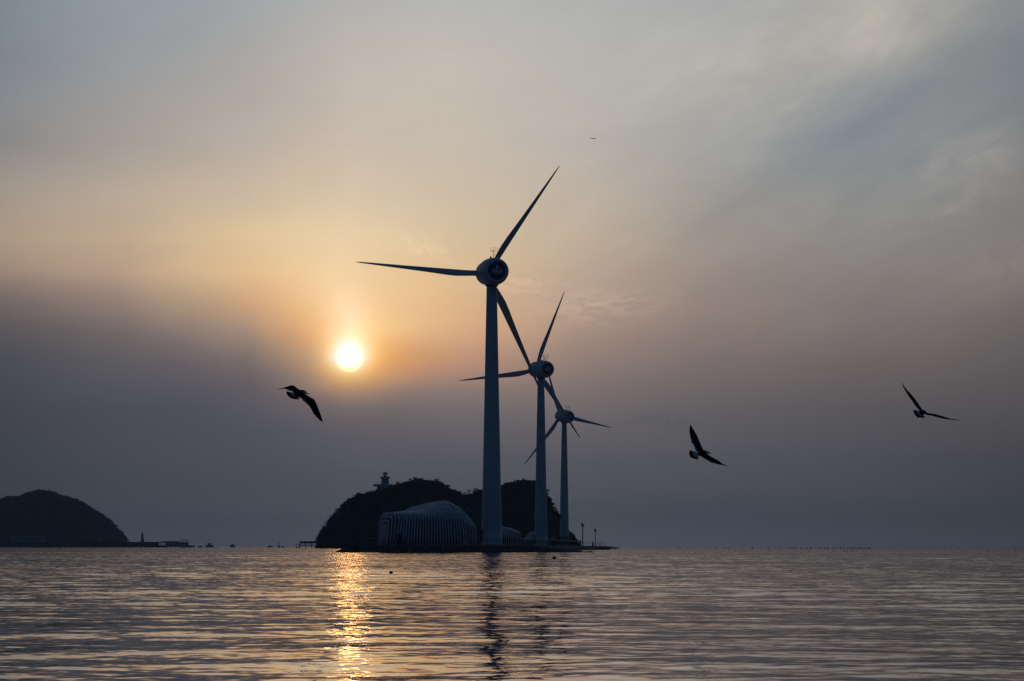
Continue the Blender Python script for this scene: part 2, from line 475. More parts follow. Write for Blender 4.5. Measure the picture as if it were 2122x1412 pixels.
    # at grazing angles only wave faces turned to the shore are seen: the fine chop leans to -y
    farv = q.comb(q.m('MULTIPLY', sp.outputs[0], 1.5), q.m('MULTIPLY', q.m('ABSOLUTE', sp.outputs[1]), -1.0), 0.0)
    tot = q.vm('MULTIPLY', q.vm('ADD', near, farv), (1.0, 1.0, 0.0))
    nn = q.vm('NORMALIZE', q.vm('ADD', geo.outputs['Normal'], tot))
    fr = q.n('ShaderNodeFresnel'); fr.inputs['IOR'].default_value = 1.333
    gl = q.n('ShaderNodeBsdfGlossy'); gl.inputs['Color'].default_value = (0.69, 0.66, 0.63, 1); gl.inputs['Roughness'].default_value = 0.02
    df = q.n('ShaderNodeBsdfDiffuse'); df.inputs['Color'].default_value = (0.012, 0.018, 0.024, 1)
    for nd in (fr, gl, df): nt.links.new(nn, nd.inputs['Normal'])
    mxs = q.n('ShaderNodeMixShader'); nt.links.new(fr.outputs[0], mxs.inputs[0])
    nt.links.new(df.outputs[0], mxs.inputs[1]); nt.links.new(gl.outputs[0], mxs.inputs[2])
    om = q.n('ShaderNodeOutputMaterial'); nt.links.new(mxs.outputs[0], om.inputs['Surface'])
    me.materials.append(m)
    return link('water', me, kind='structure', label='rippled grey sea catching the orange sun glitter')
build_water()

# ------------------------------------------------------------------ wind turbines
def blade_mesh():
    mb = MB()
    st = [ # r, chord, thickness ratio, twist deg, leading-edge offset
        (0.6, 1.15, 1.0, 0, 0.58), (1.6, 1.15, 1.0, 0, 0.58), (2.8, 1.30, 0.72, 16, 0.55), (4.5, 1.56, 0.42, 15, 0.52),
        (6.4, 1.74, 0.30, 12, 0.50), (8.5, 1.62, 0.25, 9, 0.46), (11, 1.38, 0.22, 7, 0.42), (14, 1.12, 0.20, 5, 0.36),
        (17, 0.90, 0.18, 3.5, 0.30), (20, 0.70, 0.17, 2, 0.25), (23, 0.50, 0.16, 1, 0.20), (25.2, 0.34, 0.15, 0.5, 0.15),
        (26.4, 0.20, 0.15, 0, 0.10), (26.85, 0.06, 0.15, 0, 0.04)]
    n = 16; vs = []; fs = []
    for r, c, th, tw, le in st:
        for k in range(n):
            a = 2 * math.pi * k / n
            x = math.cos(a) * 0.5; y = math.sin(a) * 0.5
            if th < 0.9: y *= th * (1.0 + 0.55 * (-x * 2)) * (0.9 if y < 0 else 1.1)
            x = x * c; y = y * c
            x += c * 0.5 - le                       # chord runs from the straight leading edge (-) to the trailing edge (+)
            t = -R(tw * 0.7 + 31.0)
            vs.append((x * math.cos(t) - y * math.sin(t), x * math.sin(t) + y * math.cos(t), r))
    for i in range(len(st) - 1):
        for k in range(n):
            k2 = (k + 1) % n
            fs.append((i * n + k, i * n + k2, (i + 1) * n + k2, (i + 1) * n + k))
    fs.append(tuple(range(n))[::-1]); fs.append(tuple((len(st) - 1) * n + k for k in range(n)))
    mb.add(vs, fs)
    return mb
BLADE = blade_mesh().mesh('blade', True, M['blade'])

def turbine(px, D, base_z, hub_z, yaw, theta0, label, base_band=False, LH=4.15, tilt_=3.0, RS=1.0, pitch=0.0):
    x = X(px, D)
    t = empty('wind_turbine', (x, D, base_z), label, 'wind turbine', 'wind turbines in a line along the causeway')
    h = hub_z - base_z - 2.35           # tower top height
    tw = MB()
    prof = []
    for i in range(13):
        f = i / 12; prof.append((2.07 * (1 - f) + 1.03 * f, h * f))
    tw.lathe([(2.55, -0.4), (2.55, 0.12), (2.07, 0.12)] + prof[1:], 48)
    tower = tw.obj('tower', M['paint'], t, smooth=False)
    tower.data.polygons.foreach_set('use_smooth', [len(p.vertices) == 4 for p in tower.data.polygons])
    for f in (0.36, 0.7):
        fl = MB(); rr = 2.07 * (1 - f) + 1.03 * f
        fl.lathe([(rr, h * f - 0.06), (rr + 0.035, h * f - 0.04), (rr + 0.035, h * f + 0.04), (rr, h * f + 0.06)], 48, cap=False)
        fl.obj('flange', M['paint'], tower, smooth=True)
    dr = MB()                                        # door with its hood on the left foot of the tower
    dr.box((-2.05, -0.5, 1.9), (0.28, 0.95, 2.2)); dr.box((-2.12, -0.5, 3.12), (0.5, 1.3, 0.16))
    dr.obj('door', M['darkmetal'], tower)
    stp = MB()
    for k in range(5): stp.box((-2.5 - 0.28 * k, -0.5, 0.9 - 0.2 * k), (0.28, 1.0, 0.1))
    stp.tube([(-2.4, -1.0, 1.9), (-3.7, -1.0, 0.9)], 0.03, 6); stp.tube([(-3.7, -1.0, 0.9), (-3.7, -1.0, 0)], 0.03, 6)
    stp.obj('stair', M['darkmetal'], tower)
    yr = MB(); yr.lathe([(1.10, h - 0.35), (1.28, h - 0.3), (1.28, h + 0.25), (1.5, h + 0.45)], 40)
    yr.obj('yaw_collar', M['darkmetal'], t, smooth=False)
    if base_band:
        bb = MB(); bb.lathe([(2.12, 0.2), (2.12, 0.25), (1.95, 5.3), (1.90, 5.35)], 40, cap=False)
        bb.obj('painted_base_band', mat('mural_paint', (0.20, 0.27, 0.28), 0.6, var=0.6, scale=1.2), t, smooth=True)
    # nacelle frame: local z = rotor axis (towards the rotor, away from the viewer), x = right, y = up
    tilt = R(tilt_)
    ax = Vector((-math.sin(R(yaw)) * math.cos(tilt), math.cos(R(yaw)) * math.cos(tilt), math.sin(tilt)))
    ux = Vector((math.cos(R(yaw)), math.sin(R(yaw)), 0))
    up = ux.cross(ax).normalized()
    o = Vector((0, 0, hub_z - base_z))
    onac = o + Vector((0.12, 0, 0.22))
    mx = Matrix(((ux.x, up.x, ax.x, onac.x), (ux.y, up.y, ax.y, onac.y), (ux.z, up.z, ax.z, onac.z), (0, 0, 0, 1)))
    nb = MB()      # egg-shaped shell: rounded rear rim around a recessed dish
    nb.lathe([(1.78, -3.95), (1.95, -4.18), (2.14, -4.15), (2.36, -3.95), (2.55, -3.4), (2.70, -2.4), (2.78, -1.0), (2.80, 0.3),
              (2.74, 1.2), (2.64, 1.8), (2.5, 2.0), (2.0, 2.05)], 56)
    nac = nb.obj('nacelle', M['paint'], t, mx=mx)
    nac.data.polygons.foreach_set('use_smooth', [len(p.vertices) == 4 for p in nac.data.polygons])
    dsh = MB(); dsh.lathe([(1.79, -4.02), (1.72, -3.99), (1.2, -4.10), (0.6, -4.2), (0.02, -4.24)], 48, cap=False)
    dish = dsh.obj('rear_cover', M['navy'], nac, smooth=True, mx=mx)
    em = MB()                                        # pale pattern on the rear cover: upright bar over nested bowl-shaped arcs
    def zc(x_, y_): 
        rr = math.hypot(x_, y_); return -4.255 + 0.11 * (rr / 1.2) ** 2 - 0.03
    def strip(pts, w):
        vs = []; 
        for i, (a, b) in enumerate(pts):
            a2, b2 = pts[min(i + 1, len(pts) - 1)]; a1, b1 = pts[max(i - 1, 0)]
            tx, ty = a2 - a1, b2 - b1; L = math.hypot(tx, ty) or 1; nx, ny = -ty / L, tx / L
            ww = w * (0.45 + 0.55 * math.sin(math.pi * (i + 0.5) / len(pts)))
            for s_ in (-1, 1):
                xx, yy = a + nx * ww * s_, b + ny * ww * s_
                vs.append((xx, yy, zc(xx, yy)))
        fs = [(2 * i, 2 * i + 1, 2 * i + 3, 2 * i + 2) for i in range(len(pts) - 1)]
        em.add(vs, fs)
    strip([(-0.02, 0.30 + 0.11 * k) for k in range(9)], 0.27)
    for rx, ry, cy, w, a0 in ((0.98, 0.85, 0.85, 0.15, 192), (1.25, 0.70, 0.42, 0.12, 196), (1.15, 0.62, 0.02, 0.07, 205)):
        strip([(rx * math.cos(R(a0 + (540 - 2 * a0) * k / 16)), cy + ry * math.sin(R(a0 + (540 - 2 * a0) * k / 16))) for k in range(17)], w)
    em.obj('cover_pattern', M['cover_pattern'], dish, mx=mx)
    vh = MB(); vh.lathe([(0.02, -4.30), (0.38, -4.29), (0.42, -4.25), (0.42, -4.1)], 24, o=(0, -1.05, 0.10))
    vh.obj('vent_hole', M['black'], dish, mx=mx)
    # small curved marking and hatch on the left cheek
    mk = MB()
    for ang0, z0, rr, w in ((170, -0.9, 0.55, 0.07), (188, -1.1, 0.3, 0.10)):
        pts = []
        for k in range(12):
            a = R(60 + 20 * k); th = R(ang0) + rr * math.sin(a) / 2.75; zz = z0 + rr * 0.6 * math.cos(a)
            pts.append((2.78 * math.cos(th), 2.78 * math.sin(th), zz))
        mk.tube(pts, w * 0.5, 5)
    mk.obj('side_marking', M['navy'], nac, mx=mx)
    hb = MB(); hb.lathe([(r0, z0 + LH - 4.15) for r0, z0 in ((2.0, 2.1), (2.45, 2.4), (2.5, 3.2), (2.4, 4.6), (2.0, 5.6), (1.2, 6.5), (0.05, 6.9))], 40)
    hub = hb.obj('hub', M['paint'], t, mx=mx)
    hub.data.polygons.foreach_set('use_smooth', [len(p.vertices) == 4 for p in hub.data.polygons])
    for k in range(3):
        th = R(theta0 + 120 * k)
        dirv = ux * math.cos(th) + up * math.sin(th)
        ch = -ux * math.sin(th) + up * math.cos(th)          # trailing edge on the anticlockwise side
        n3 = ch.cross(dirv) * -1
        bc = o + ax * LH
        bmx = Matrix(((ch.x, ax.x, dirv.x, bc.x), (ch.y, ax.y, dirv.y, bc.y), (ch.z, ax.z, dirv.z, bc.z), (0, 0, 0, 1)))
        b = link('blade', BLADE, t); b.matrix_local = bmx @ Matrix.Rotation(R(pitch), 4, 'Z') @ Matrix.Scale(RS, 4)
    # instruments on the roof
    for dxm, hh in ((-0.25, 1.25), (1.15, 1.2)):
        am = MB(); bx = dxm; bz = -1.6
        def L(a, b, c): return mx @ Vector((a, b, c))
        am.tube([L(bx, 2.6, bz), L(bx, 2.7 + hh, bz)], 0.05, 6)
        am.tube([L(bx - 0.3, 2.7 + hh, bz), L(bx + 0.3, 2.7 + hh, bz)], 0.04, 6)
        am.tube([L(bx - 0.3, 2.7 + hh, bz), L(bx - 0.3, 2.95 + hh, bz)], 0.05, 6)
        am.tube([L(bx + 0.3, 2.7 + hh, bz), L(bx + 0.3, 2.95 + hh, bz)], 0.05, 6)
        for a, b in ((-0.55, 0.0), (0.55, 0.0)):
            am.tube([L(bx + a, 2.7 + hh, bz), L(bx + a, 3.45 + hh, bz)], 0.025, 5)
        am.tube([L(bx - 0.55, 3.45 + hh, bz), L(bx + 0.55, 3.45 + hh, bz)], 0.025, 5)
        am.tube([L(bx - 0.12, 2.9 + hh, bz), L(bx + 0.16, 3.15 + hh, bz)], 0.07, 6)
        am.obj('instrument_mast', M['darkmetal'], nac)
    rl = MB()
    for yy in (3.15, 3.5): rl.tube([mx @ Vector((-0.25, yy, -1.6)), mx @ Vector((1.15, yy, -1.6))], 0.03, 5)
    rl.obj('rail', M['darkmetal'], nac)
    bl = MB(); c0 = mx @ Vector((-0.7, 2.62, -1.3)); bl.lathe([(0.16, -0.1), (0.16, 0.35), (0.10, 0.42)], 12, o=tuple(c0))
    bl.obj('beacon', M['black'], nac)
    return t
PLAT = 1.32
turbine(1019, 486.0, PLAT, 56.07, 14.1, 56.35, 'nearest and tallest white wind turbine, rising between the ribbed pavilions', LH=4.15, RS=1.008)
turbine(1121, 757.0, PLAT, 56.36, 28.3, 68.8, 'middle white wind turbine, second in the line and half the apparent height of the nearest', LH=3.65, RS=1.012, pitch=24.0)
turbine(1169.3, 1016.0, PLAT, 55.6, 31.7, -8.7, 'farthest and smallest white wind turbine with a patterned band round its foot', base_band=True, LH=3.1, tilt_=6.0, pitch=24.0)

# ------------------------------------------------------------------ near causeway platform
def smooth(a, b, x): 
    t = np.clip((x - a) / (b - a), 0, 1); return t * t * (3 - 2 * t)
def causeway():
    ys = np.concatenate([np.linspace(454, 500, 70), np.linspace(502, 1560, 160)])
    us = np.linspace(0, 1, 120)
    vs = []; nv = len(us)
    def xl(y): return float(np.interp(y, [454, 462, 470, 500, 760, 1016, 1560], [-33.5, -33.5, -33, -31, -6, 2, -30]))
    def xr(y): return float(np.interp(y, [454, 462, 520, 700, 850, 1000, 1250, 1378, 1560], [17, 17, 17.5, 22, 34, 36, 55, 60, 62]))
    for y in ys:
        a, b = xl(y), xr(y)
        for u in us:
            x = a + (b - a) * u
            dl = (x - a); dr_ = (b - x); df = y - 457.6
            top = PLAT
            ramp = smooth(1.5, 17.0, x - max(0, (y - 470)) * 0.055)       # near corner drops into the sea as a slipway
            top = PLAT * (1 - ramp) if y < 640 else PLAT
            if 640 <= y < 720: top = PLAT * (1 - ramp * (720 - y) / 80)
            e = min(smooth(0, 3.2, dl), smooth(0, 5.5, dr_), smooth(0, 2.6, df) if y < 520 else 1)
            z = -0.5 + (top + 0.5) * e
            z += 0.04 * math.sin(x * 1.7 + y * 0.9) * (1 - e)
            vs.append((x, y, z))
    fs = []
    for i in range(len(ys) - 1):
        for j in range(nv - 1):
            a = i * nv + j; fs.append((a, a + 1, a + nv + 1, a + nv))
    mb = MB(); mb.add(vs, fs)
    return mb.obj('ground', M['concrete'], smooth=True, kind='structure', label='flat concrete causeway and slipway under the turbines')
causeway()

def rocks():
    mb = MB(); rnd = random.Random(3)
    def rock(x, y, z, s):
        ico = [(0,0,1),(0.89,0,0.45),(0.28,0.85,0.45),(-0.72,0.53,0.45),(-0.72,-0.53,0.45),(0.28,-0.85,0.45),
               (0.72,0.53,-0.45),(-0.28,0.85,-0.45),(-0.89,0,-0.45),(-0.28,-0.85,-0.45),(0.72,-0.53,-0.45),(0,0,-1)]
        fc = [(0,1,2),(0,2,3),(0,3,4),(0,4,5),(0,5,1),(1,6,2),(2,7,3),(3,8,4),(4,9,5),(5,10,1),(1,10,6),(2,6,7),(3,7,8),(4,8,9),(5,9,10),(6,11,7),(7,11,8),(8,11,9),(9,11,10),(10,11,6)]
        a = rnd.uniform(0, 6.28); sx_, sy_, sz_ = s * rnd.uniform(.8, 1.5), s * rnd.uniform(.7, 1.2), s * rnd.uniform(.5, .9)
        vs = []
        for p in ico:
            k = rnd.uniform(.75, 1.15); u, v, w = p[0] * sx_ * k, p[1] * sy_ * k, p[2] * sz_ * k
            vs.append((x + u * math.cos(a) - v * math.sin(a), y + u * math.sin(a) + v * math.cos(a), z + w))
        mb.add(vs, fc)
    # front revetment
    for i in range(1500):
        x = rnd.uniform(-33.2, 15.5); t = rnd.random()
        top = PLAT * (1 - float(smooth(1.5, 17.0, x)))
        if x < -31: top = PLAT * (x + 33.6) / 2.6
        z = t * (top - 0.1) - 0.05
        y = 457.2 + t * 2.6 + rnd.uniform(-.3, .3)
        rock(x, y, z, rnd.uniform(0.16, 0.42))
    for i in range(500):     # far shores seen as low dark points on the right
        k = rnd.random()
        yy = rnd.choice([rnd.uniform(820, 900), rnd.uniform(1330, 1420), rnd.uniform(900, 1330)])
        b = float(np.interp(yy, [700, 850, 1000, 1250, 1378, 1560], [22, 34, 36, 55, 60, 62]))
        rock(b - 5.0 + k * 5.5, yy, 0.9 * (1 - k) + 0.05, rnd.uniform(.25, .55))
    mb.obj('rocks', M['rock'], kind='stuff', label='dark wet riprap boulders along the water edge of the causeway', cat='rocks')
rocks()

# ------------------------------------------------------------------ ribbed pavilions
def pavilion(px0, px1, D0, phi, n, Wf, Hf, nf, Sf, label, door_px=None, shift=0.0, rib_w=0.2, name='ribbed_pavilion'):
    s = FPX / D0
    root = empty(name, (X(px0, D0), D0, PLAT - 0.02), label, 'pavilion', 'white ribbed pavilions on the platform')
    o = root.location
    ph = R(phi); w = Vector((-math.sin(ph), math.cos(ph), 0))
    feet = []
    for i in range(n):
        q = i / (n - 1)
        px = px0 + (px1 - px0) * q
        # depth of the near feet: along the axis, bulging towards the viewer in the middle
        dxm = (px1 - px0) / s
        yy = D0 + q * dxm * math.tan(ph) - 1.6 * math.sin(math.pi * q) * (dxm / 18)
        nf_ = Vector((X(px, yy), yy, PLAT)) - o; nf_.z = 0
        feet.append((q, nf_))
    def shape(q, u, W, H, ex, inset=0.0):
        """u -1..1 across the rib: -1 near foot, +1 far foot"""
        t = u
        z = H * max(0.0, 1 - abs(t) ** ex) ** (1 / ex)
        return z
    for q, nf_ in feet:
        W = interp(q, Wf); H = interp(q, Hf); ex = interp(q, nf)
        c = nf_ + w * W / 2
        zs = interp(q, Sf)
        tv = Vector((math.cos(ph), math.sin(ph), 0))
        prof = [(-0.97, 0.0), (-0.985, zs * .25), (-1.0, zs * .5), (-1.005, zs * .75)]
        for k in range(17):
            a = math.pi * k / 16
            prof.append((-math.copysign(abs(math.cos(a)) ** (2 / ex), math.cos(a)), zs * .93 + (H - zs * .93) * abs(math.sin(a)) ** (2 / ex)))
        prof += [(1.005, zs * .75), (1.0, zs * .5), (0.985, zs * .25), (0.97, 0.0)]
        m_ = len(prof) - 1
        pts = []
        for cu, z_ in prof:
            ln = float(np.interp(q, [0, .1, .45, .85, 1], [.35, .6, 0, -.65, -.5])) * min(1.0, z_ / 5.0) * (0.0 if Hf[0][1] < 4.5 else 1.0)
            p = c + tv * ln + w * (cu * W / 2)
            pts.append(Vector((p.x, p.y, z_)))
        mb = MB()
        # flat rectangular section, deep across the building, thin along it
        tdir = Vector((math.cos(ph), math.sin(ph), 0))
        vs = []; fs = []
        for k, p in enumerate(pts):
            d = (pts[min(k + 1, m_)] - pts[max(k - 1, 0)]).normalized()
            nrm = tdir.cross(d).normalized()
            for a, b in ((-1, -1), (1, -1), (1, 1), (-1, 1)):
                vs.append(p + tdir * a * rib_w / 2 + nrm * b * rib_w * 0.45)
        for k in range(m_):
            for e in range(4):
                e2 = (e + 1) % 4
                fs.append((k * 4 + e, k * 4 + e2, (k + 1) * 4 + e2, (k + 1) * 4 + e))
        fs.append((3, 2, 1, 0)); fs.append((m_ * 4, m_ * 4 + 1, m_ * 4 + 2, m_ * 4 + 3))
        mb.add(vs, fs)
        mb.box((pts[0].x, pts[0].y, 0.06), (0.42, 0.42, 0.14), rz=ph)
        mb.obj('rib', M['rib'], root)
    # glazed hall inside: wall, fascia band, door
    def plan(ins):
        near = []; far = []
        for q, nf_ in feet:
            if q < 0.06 or q > 0.87: continue
            W = interp(q, Wf); near.append(nf_ + w * ins); far.append(nf_ + w * (W - ins))
        return near + far[::-1]
    Hm = interp(0.4, Hf)
    def wallmesh(ins, z0, z1, capped=True, lim=None):
        pl = plan(ins); n_ = len(pl); mb = MB()
        vs = [(p.x, p.y, z0) for p in pl] + [(p.x, p.y, z1) for p in pl]
        fs = [(i, (i + 1) % n_, n_ + (i + 1) % n_, n_ + i) for i in range(n_)]
        half = n_ // 2
        if capped:
            for i in range(half - 1):
                fs.append((n_ + i, n_ + i + 1, n_ + n_ - 2 - i, n_ + n_ - 1 - i))
        mb.add(vs, fs); return mb
    small = Hm < 5
    z1 = 5.1 if not small else 0.5 * interp(0.75, Hf)
    wallmesh(0.9 if small else 2.5, 0.95, z1).obj('glass_wall', M['screen'], root)
    wallmesh(0.85 if small else 2.44, z1 + 0.003, z1 + (0.4 if small else 0.9)).obj('fascia', M['wall'], root)
    lw = wallmesh(0.95 if small else 2.6, 0.0, 0.945, capped=False).obj('plinth', M['black'], root)
    # longitudinal purlins threading the upper ribs
    if not small:
        for u in (-0.86, -0.6, -0.3, 0.0, 0.45):
            pts = []
            for q, nf_ in feet:
                if q < 0.42: continue
                W = interp(q, Wf) * 0.97; H = interp(q, Hf) - 0.1; ex = interp(q, nf)
                c = nf_ + w * W / 2
                pts.append((c.x + w.x * u * W / 2, c.y + w.y * u * W / 2, interp(q, Sf) * .93 + (H - interp(q, Sf) * .93) * max(0.0, 1 - abs(u) ** ex) ** (1 / ex)))
            mb = MB(); mb.tube(pts, 0.06, 6); mb.obj('purlin', M['rib'], root)
        dm = MB(); p = feet[int(len(feet) * 0.16)][1]
        dm.box((p.x + 0.1, p.y - 0.25, 1.05), (0.9, 0.12, 2.1)); dd = dm.obj('door', M['black'], root)
        hn = MB(); hn.tube([(p.x + 0.4, p.y - 0.36, 0.9), (p.x + 0.4, p.y - 0.36, 1.2)], 0.02, 6); hn.obj('handle', M['steel'], dd)
        # end wall slats of the open left portal
        q, nf_ = feet[0]; W = interp(0, Wf)
        for k in range(1, 6):
            mb = MB(); c = nf_ + w * (W * k / 6)
            mb.box((c.x, c.y, 2.1), (0.1, 0.14, 4.2), rz=ph); mb.obj('end_slat', M['rib'], root)
    return root
pavilion(802, 988, 462, 22, 31,
         [(0, 5.0), (.05, 7.5), (.1, 10), (.2, 13), (.4, 18), (.6, 22), (.75, 22), (.84, 18), (.9, 14), (.95, 10), (1, 6)],
         [(0, 4.75), (.05, 6.0), (.1, 6.4), (.2, 6.5), (.4, 6.75), (.5, 7.15), (.6, 7.8), (.75, 8.5), (.84, 8.75), (.9, 7.8), (.95, 6.3), (1, 4.5)],
         [(0, 7.0), (.1, 4.0), (.25, 2.6), (.45, 2.1), (1, 2.0)],
         [(0, 4.3), (.08, 5.1), (.3, 5.7), (.6, 5.6), (.8, 4.8), (.9, 4.0), (1, 3.0)],
         'largest ribbed pavilion, white arched ribs swelling to a humped roof left of the nearest turbine')
pavilion(1022, 1078, 494, 15, 15,
         [(0, 5.0), (.5, 6.5), (1, 4.2)], [(0, 3.9), (.35, 4.0), (.7, 3.6), (1, 2.9)], [(0, 2.3), (1, 3.0)], [(0, 3.0), (1, 2.3)],
         'low ribbed pavilion just right of the foot of the nearest turbine', rib_w=0.15)
pavilion(1092, 1136, 790, 20, 13,
         [(0, 3.5), (.5, 8.0), (1, 4.5)], [(0, 2.2), (.3, 4.4), (.6, 4.7), (1, 2.8)], [(0, 2.2), (1, 2.2)], [(0, 1.4), (.5, 2.2), (1, 1.5)],
         'small ribbed dome half hidden behind the foot of the middle turbine', rib_w=0.2)

# ------------------------------------------------------------------ railings
def railing(pts, h, label, post_step=2.0, bal=0.22, mt='darkmetal'):
    root = empty('railing', pts[0], label, 'railing', 'railings along the causeway edge')
    o = Vector(pts[0])
    pts = [Vector(p) - o for p in pts]
    tr = MB(); tr.tube([p + Vector((0, 0, h)) for p in pts], 0.045, 6); tr.obj('top_rail', M['steel'], root)
    br = MB(); br.tube([p + Vector((0, 0, 0.15)) for p in pts], 0.03, 6); br.tube([p + Vector((0, 0, h * 0.86)) for p in pts], 0.025, 6); br.obj('lower_rail', M[mt], root)
    bb = MB()
    for a, b in zip(pts, pts[1:]):
        L = (b - a).length; n = max(1, int(L / post_step))
        for i in range(n + 1):
            p = a.lerp(b, i / n)
            pm = MB(); pm.box((p.x, p.y, h / 2), (0.08, 0.08, h)); pm.obj('post', M[mt], root)
        nb_ = int(L / bal)
        for i in range(nb_):
            p = a.lerp(b, (i + .5) / nb_); bb.box((p.x, p.y, h * 0.5), (0.02, 0.02, h * 0.72))
    bb.obj('balusters', M[mt], root)
    return root
railing([(-29.6, 461, PLAT - 0.02), (1.4, 461, PLAT - 0.02), (13.5, 505, PLAT - 0.35), (14.0, 560, PLAT - 0.25)], 1.3, 'long dark railing in front of the largest ribbed pavilion', 3.0)
railing([(X(1209, 1180), 1180, PLAT - 0.05), (X(1255, 1180), 1180, PLAT - 0.05)], 1.75, 'pale short railing at the far right end of the causeway beside the last street lamp', 1.9, 0.6)

# ------------------------------------------------------------------ street lamps
def street_lamp(px, D, top_py, label, hd=1):
    z1 = Z(top_py, D) - PLAT
    r = empty('street_lamp', (X(px, D), D, PLAT - 0.02), label, 'street lamp', 'street lamps along the causeway')
    m = MB(); m.lathe([(0.34, 0), (0.34, 0.12), (0.22, 0.2), (0.19, z1 * 0.5), (0.16, z1 - 0.7)], 12); m.obj('pole', M['darkmetal'], r)
    for k, (dx, dz) in enumerate(((-0.22, -0.45), (0.22, -0.8))):
        lm = MB()
        a = R(-24); 
        vs = []
        for u, v, w_ in ((-.42, -.3, -.6), (.42, -.3, -.6), (.42, .3, -.6), (-.42, .3, -.6), (-.34, -.24, .6), (.34, -.24, .6), (.34, .24, .6), (-.34, .24, .6)):
            uu = u * math.cos(a) + w_ * math.sin(a); ww = -u * math.sin(a) + w_ * math.cos(a)
            vs.append((dx + uu, v, z1 + dz + ww * (1 if k == 0 else .6)))
        lm.add(vs, [(0,3,2,1),(4,5,6,7),(0,1,5,4),(1,2,6,5),(2,3,7,6),(3,0,4,7)])
        lm.obj('lamp_head', M['darkmetal'], r)
    return r
street_lamp(1207.5, 954, 1085, 'street lamp with twin tilted heads, the taller one standing free right of the farthest turbine')
street_lamp(1233.5, 1215, 1096.5, 'street lamp with twin tilted heads, the rightmost and shortest one')
street_lamp(1158.5, 626, 1064, 'street lamp with dark pole just left of the farthest turbine')
street_lamp(1095.5, 900, 1087, 'street lamp with dark head rising behind the small ribbed dome')
street_lamp(972.5, 572, 1059, 'street lamp whose dark head shows over the right shoulder of the largest ribbed pavilion')

# information signs: pale panel on a dark pedestal
def info_sign(px, D, h, w, label, ring=False):
    r = empty('sign', (X(px, D), D, PLAT - 0.02), label, 'sign', 'signs standing on the causeway')
    b = MB(); b.box((0, 0, h * 0.27), (w * 0.9, 0.4, h * 0.54), top=0.9); b.obj('pedestal', M['black'], r)
    p = MB(); p.box((0, 0, h * 0.77), (w, 0.25, h * 0.44)); p.obj('panel', M['white'], r)
    if ring:
        g_ = MB(); pts = [(0.42 * math.cos(R(k * 24)), 0, h + 1.25 + 0.5 * math.sin(R(k * 24))) for k in range(13)]
        g_.tube(pts, 0.07, 6); g_.tube([(0, 0, h), (0, 0, h + 0.8)], 0.08, 6); g_.obj('ring_ornament', M['steel'], r)
    return r
info_sign(1147, 740, 3.0, 1.0, 'pale sign panel topped by an open ring, standing between the middle and farthest turbines', ring=True)
info_sign(1202.2, 954, 2.3, 0.95, 'pale sign panel on dark pedestal just left of the taller free standing street lamp')
info_sign(1228.3, 1215, 2.2, 0.95, 'pale sign panel on dark pedestal just left of the rightmost street lamp')
# life ring on the far railing
lr = MB(); c = (X(1242.5, 1179.5), 1179.5, PLAT + 0.9)
lr.tube([(c[0] + 0.42 * math.cos(R(20 * k)), c[1], c[2] + 0.42 * math.sin(R(20 * k))) for k in range(19)], 0.11, 8)
lr.obj('life_ring', M['red'], smooth=True, label='small round life ring hung on the pale far railing', cat='life ring')

# ------------------------------------------------------------------ trees
def leaf_cloud(mb, c, rx, ry, rz, n, size, rnd, m=None, shell=0.55):
    vs = []; fs = []
    for i in range(n):
        while True:
            p = Vector((rnd.uniform(-1, 1), rnd.uniform(-1, 1), rnd.uniform(-1, 1)))
            if shell < p.length < 1: break
        q = Vector((c[0] + p.x * rx, c[1] + p.y * ry, c[2] + p.z * rz))
        a = Vector((rnd.uniform(-1, 1), rnd.uniform(-1, 1), rnd.uniform(-.6, .6))).normalized() * size * rnd.uniform(.5, 1.2)
        b = a.orthogonal().normalized() * size * rnd.uniform(.3, .8)
        k = len(vs); vs += [q - a, q + b, q + a, q - b]; fs.append((k, k + 1, k + 2, k + 3))
    mb.add(vs, fs, m)
def pine_proto(seed, h, loc):
    rnd = random.Random(seed)
    root = empty('pine_tree', loc, 'dark pine standing out on the skyline of the island hill', 'tree', 'pines on the island skyline')
    tr = MB(); bend = rnd.uniform(-.5, .5)
    tr.tube([(0, 0, -1.2), (bend * .4, 0, h * .4), (bend, .1, h * .8)], [.22, .16, .07], 6)
    tips = []
    for k in range(7):
        a = rnd.uniform(0, 6.28); z = h * rnd.uniform(.4, .9); L = h * rnd.uniform(.2, .38)
        e = (bend * z / h + L * math.cos(a), L * math.sin(a), z + L * rnd.uniform(.1, .5))
        tr.tube([(bend * z / h, 0, z), e], [.08, .03], 5); tips.append(e)
    tr.obj('trunk', M['bark'], root)
    cr = MB()
    for e in tips + [(bend, 0, h * .92)]:
        leaf_cloud(cr, e, h * rnd.uniform(.14, .22), h * rnd.uniform(.14, .22), h * rnd.uniform(.10, .18), 46, h * .055, rnd, shell=.2)
    cr.obj('crown', M['leaf'], root)
    return root
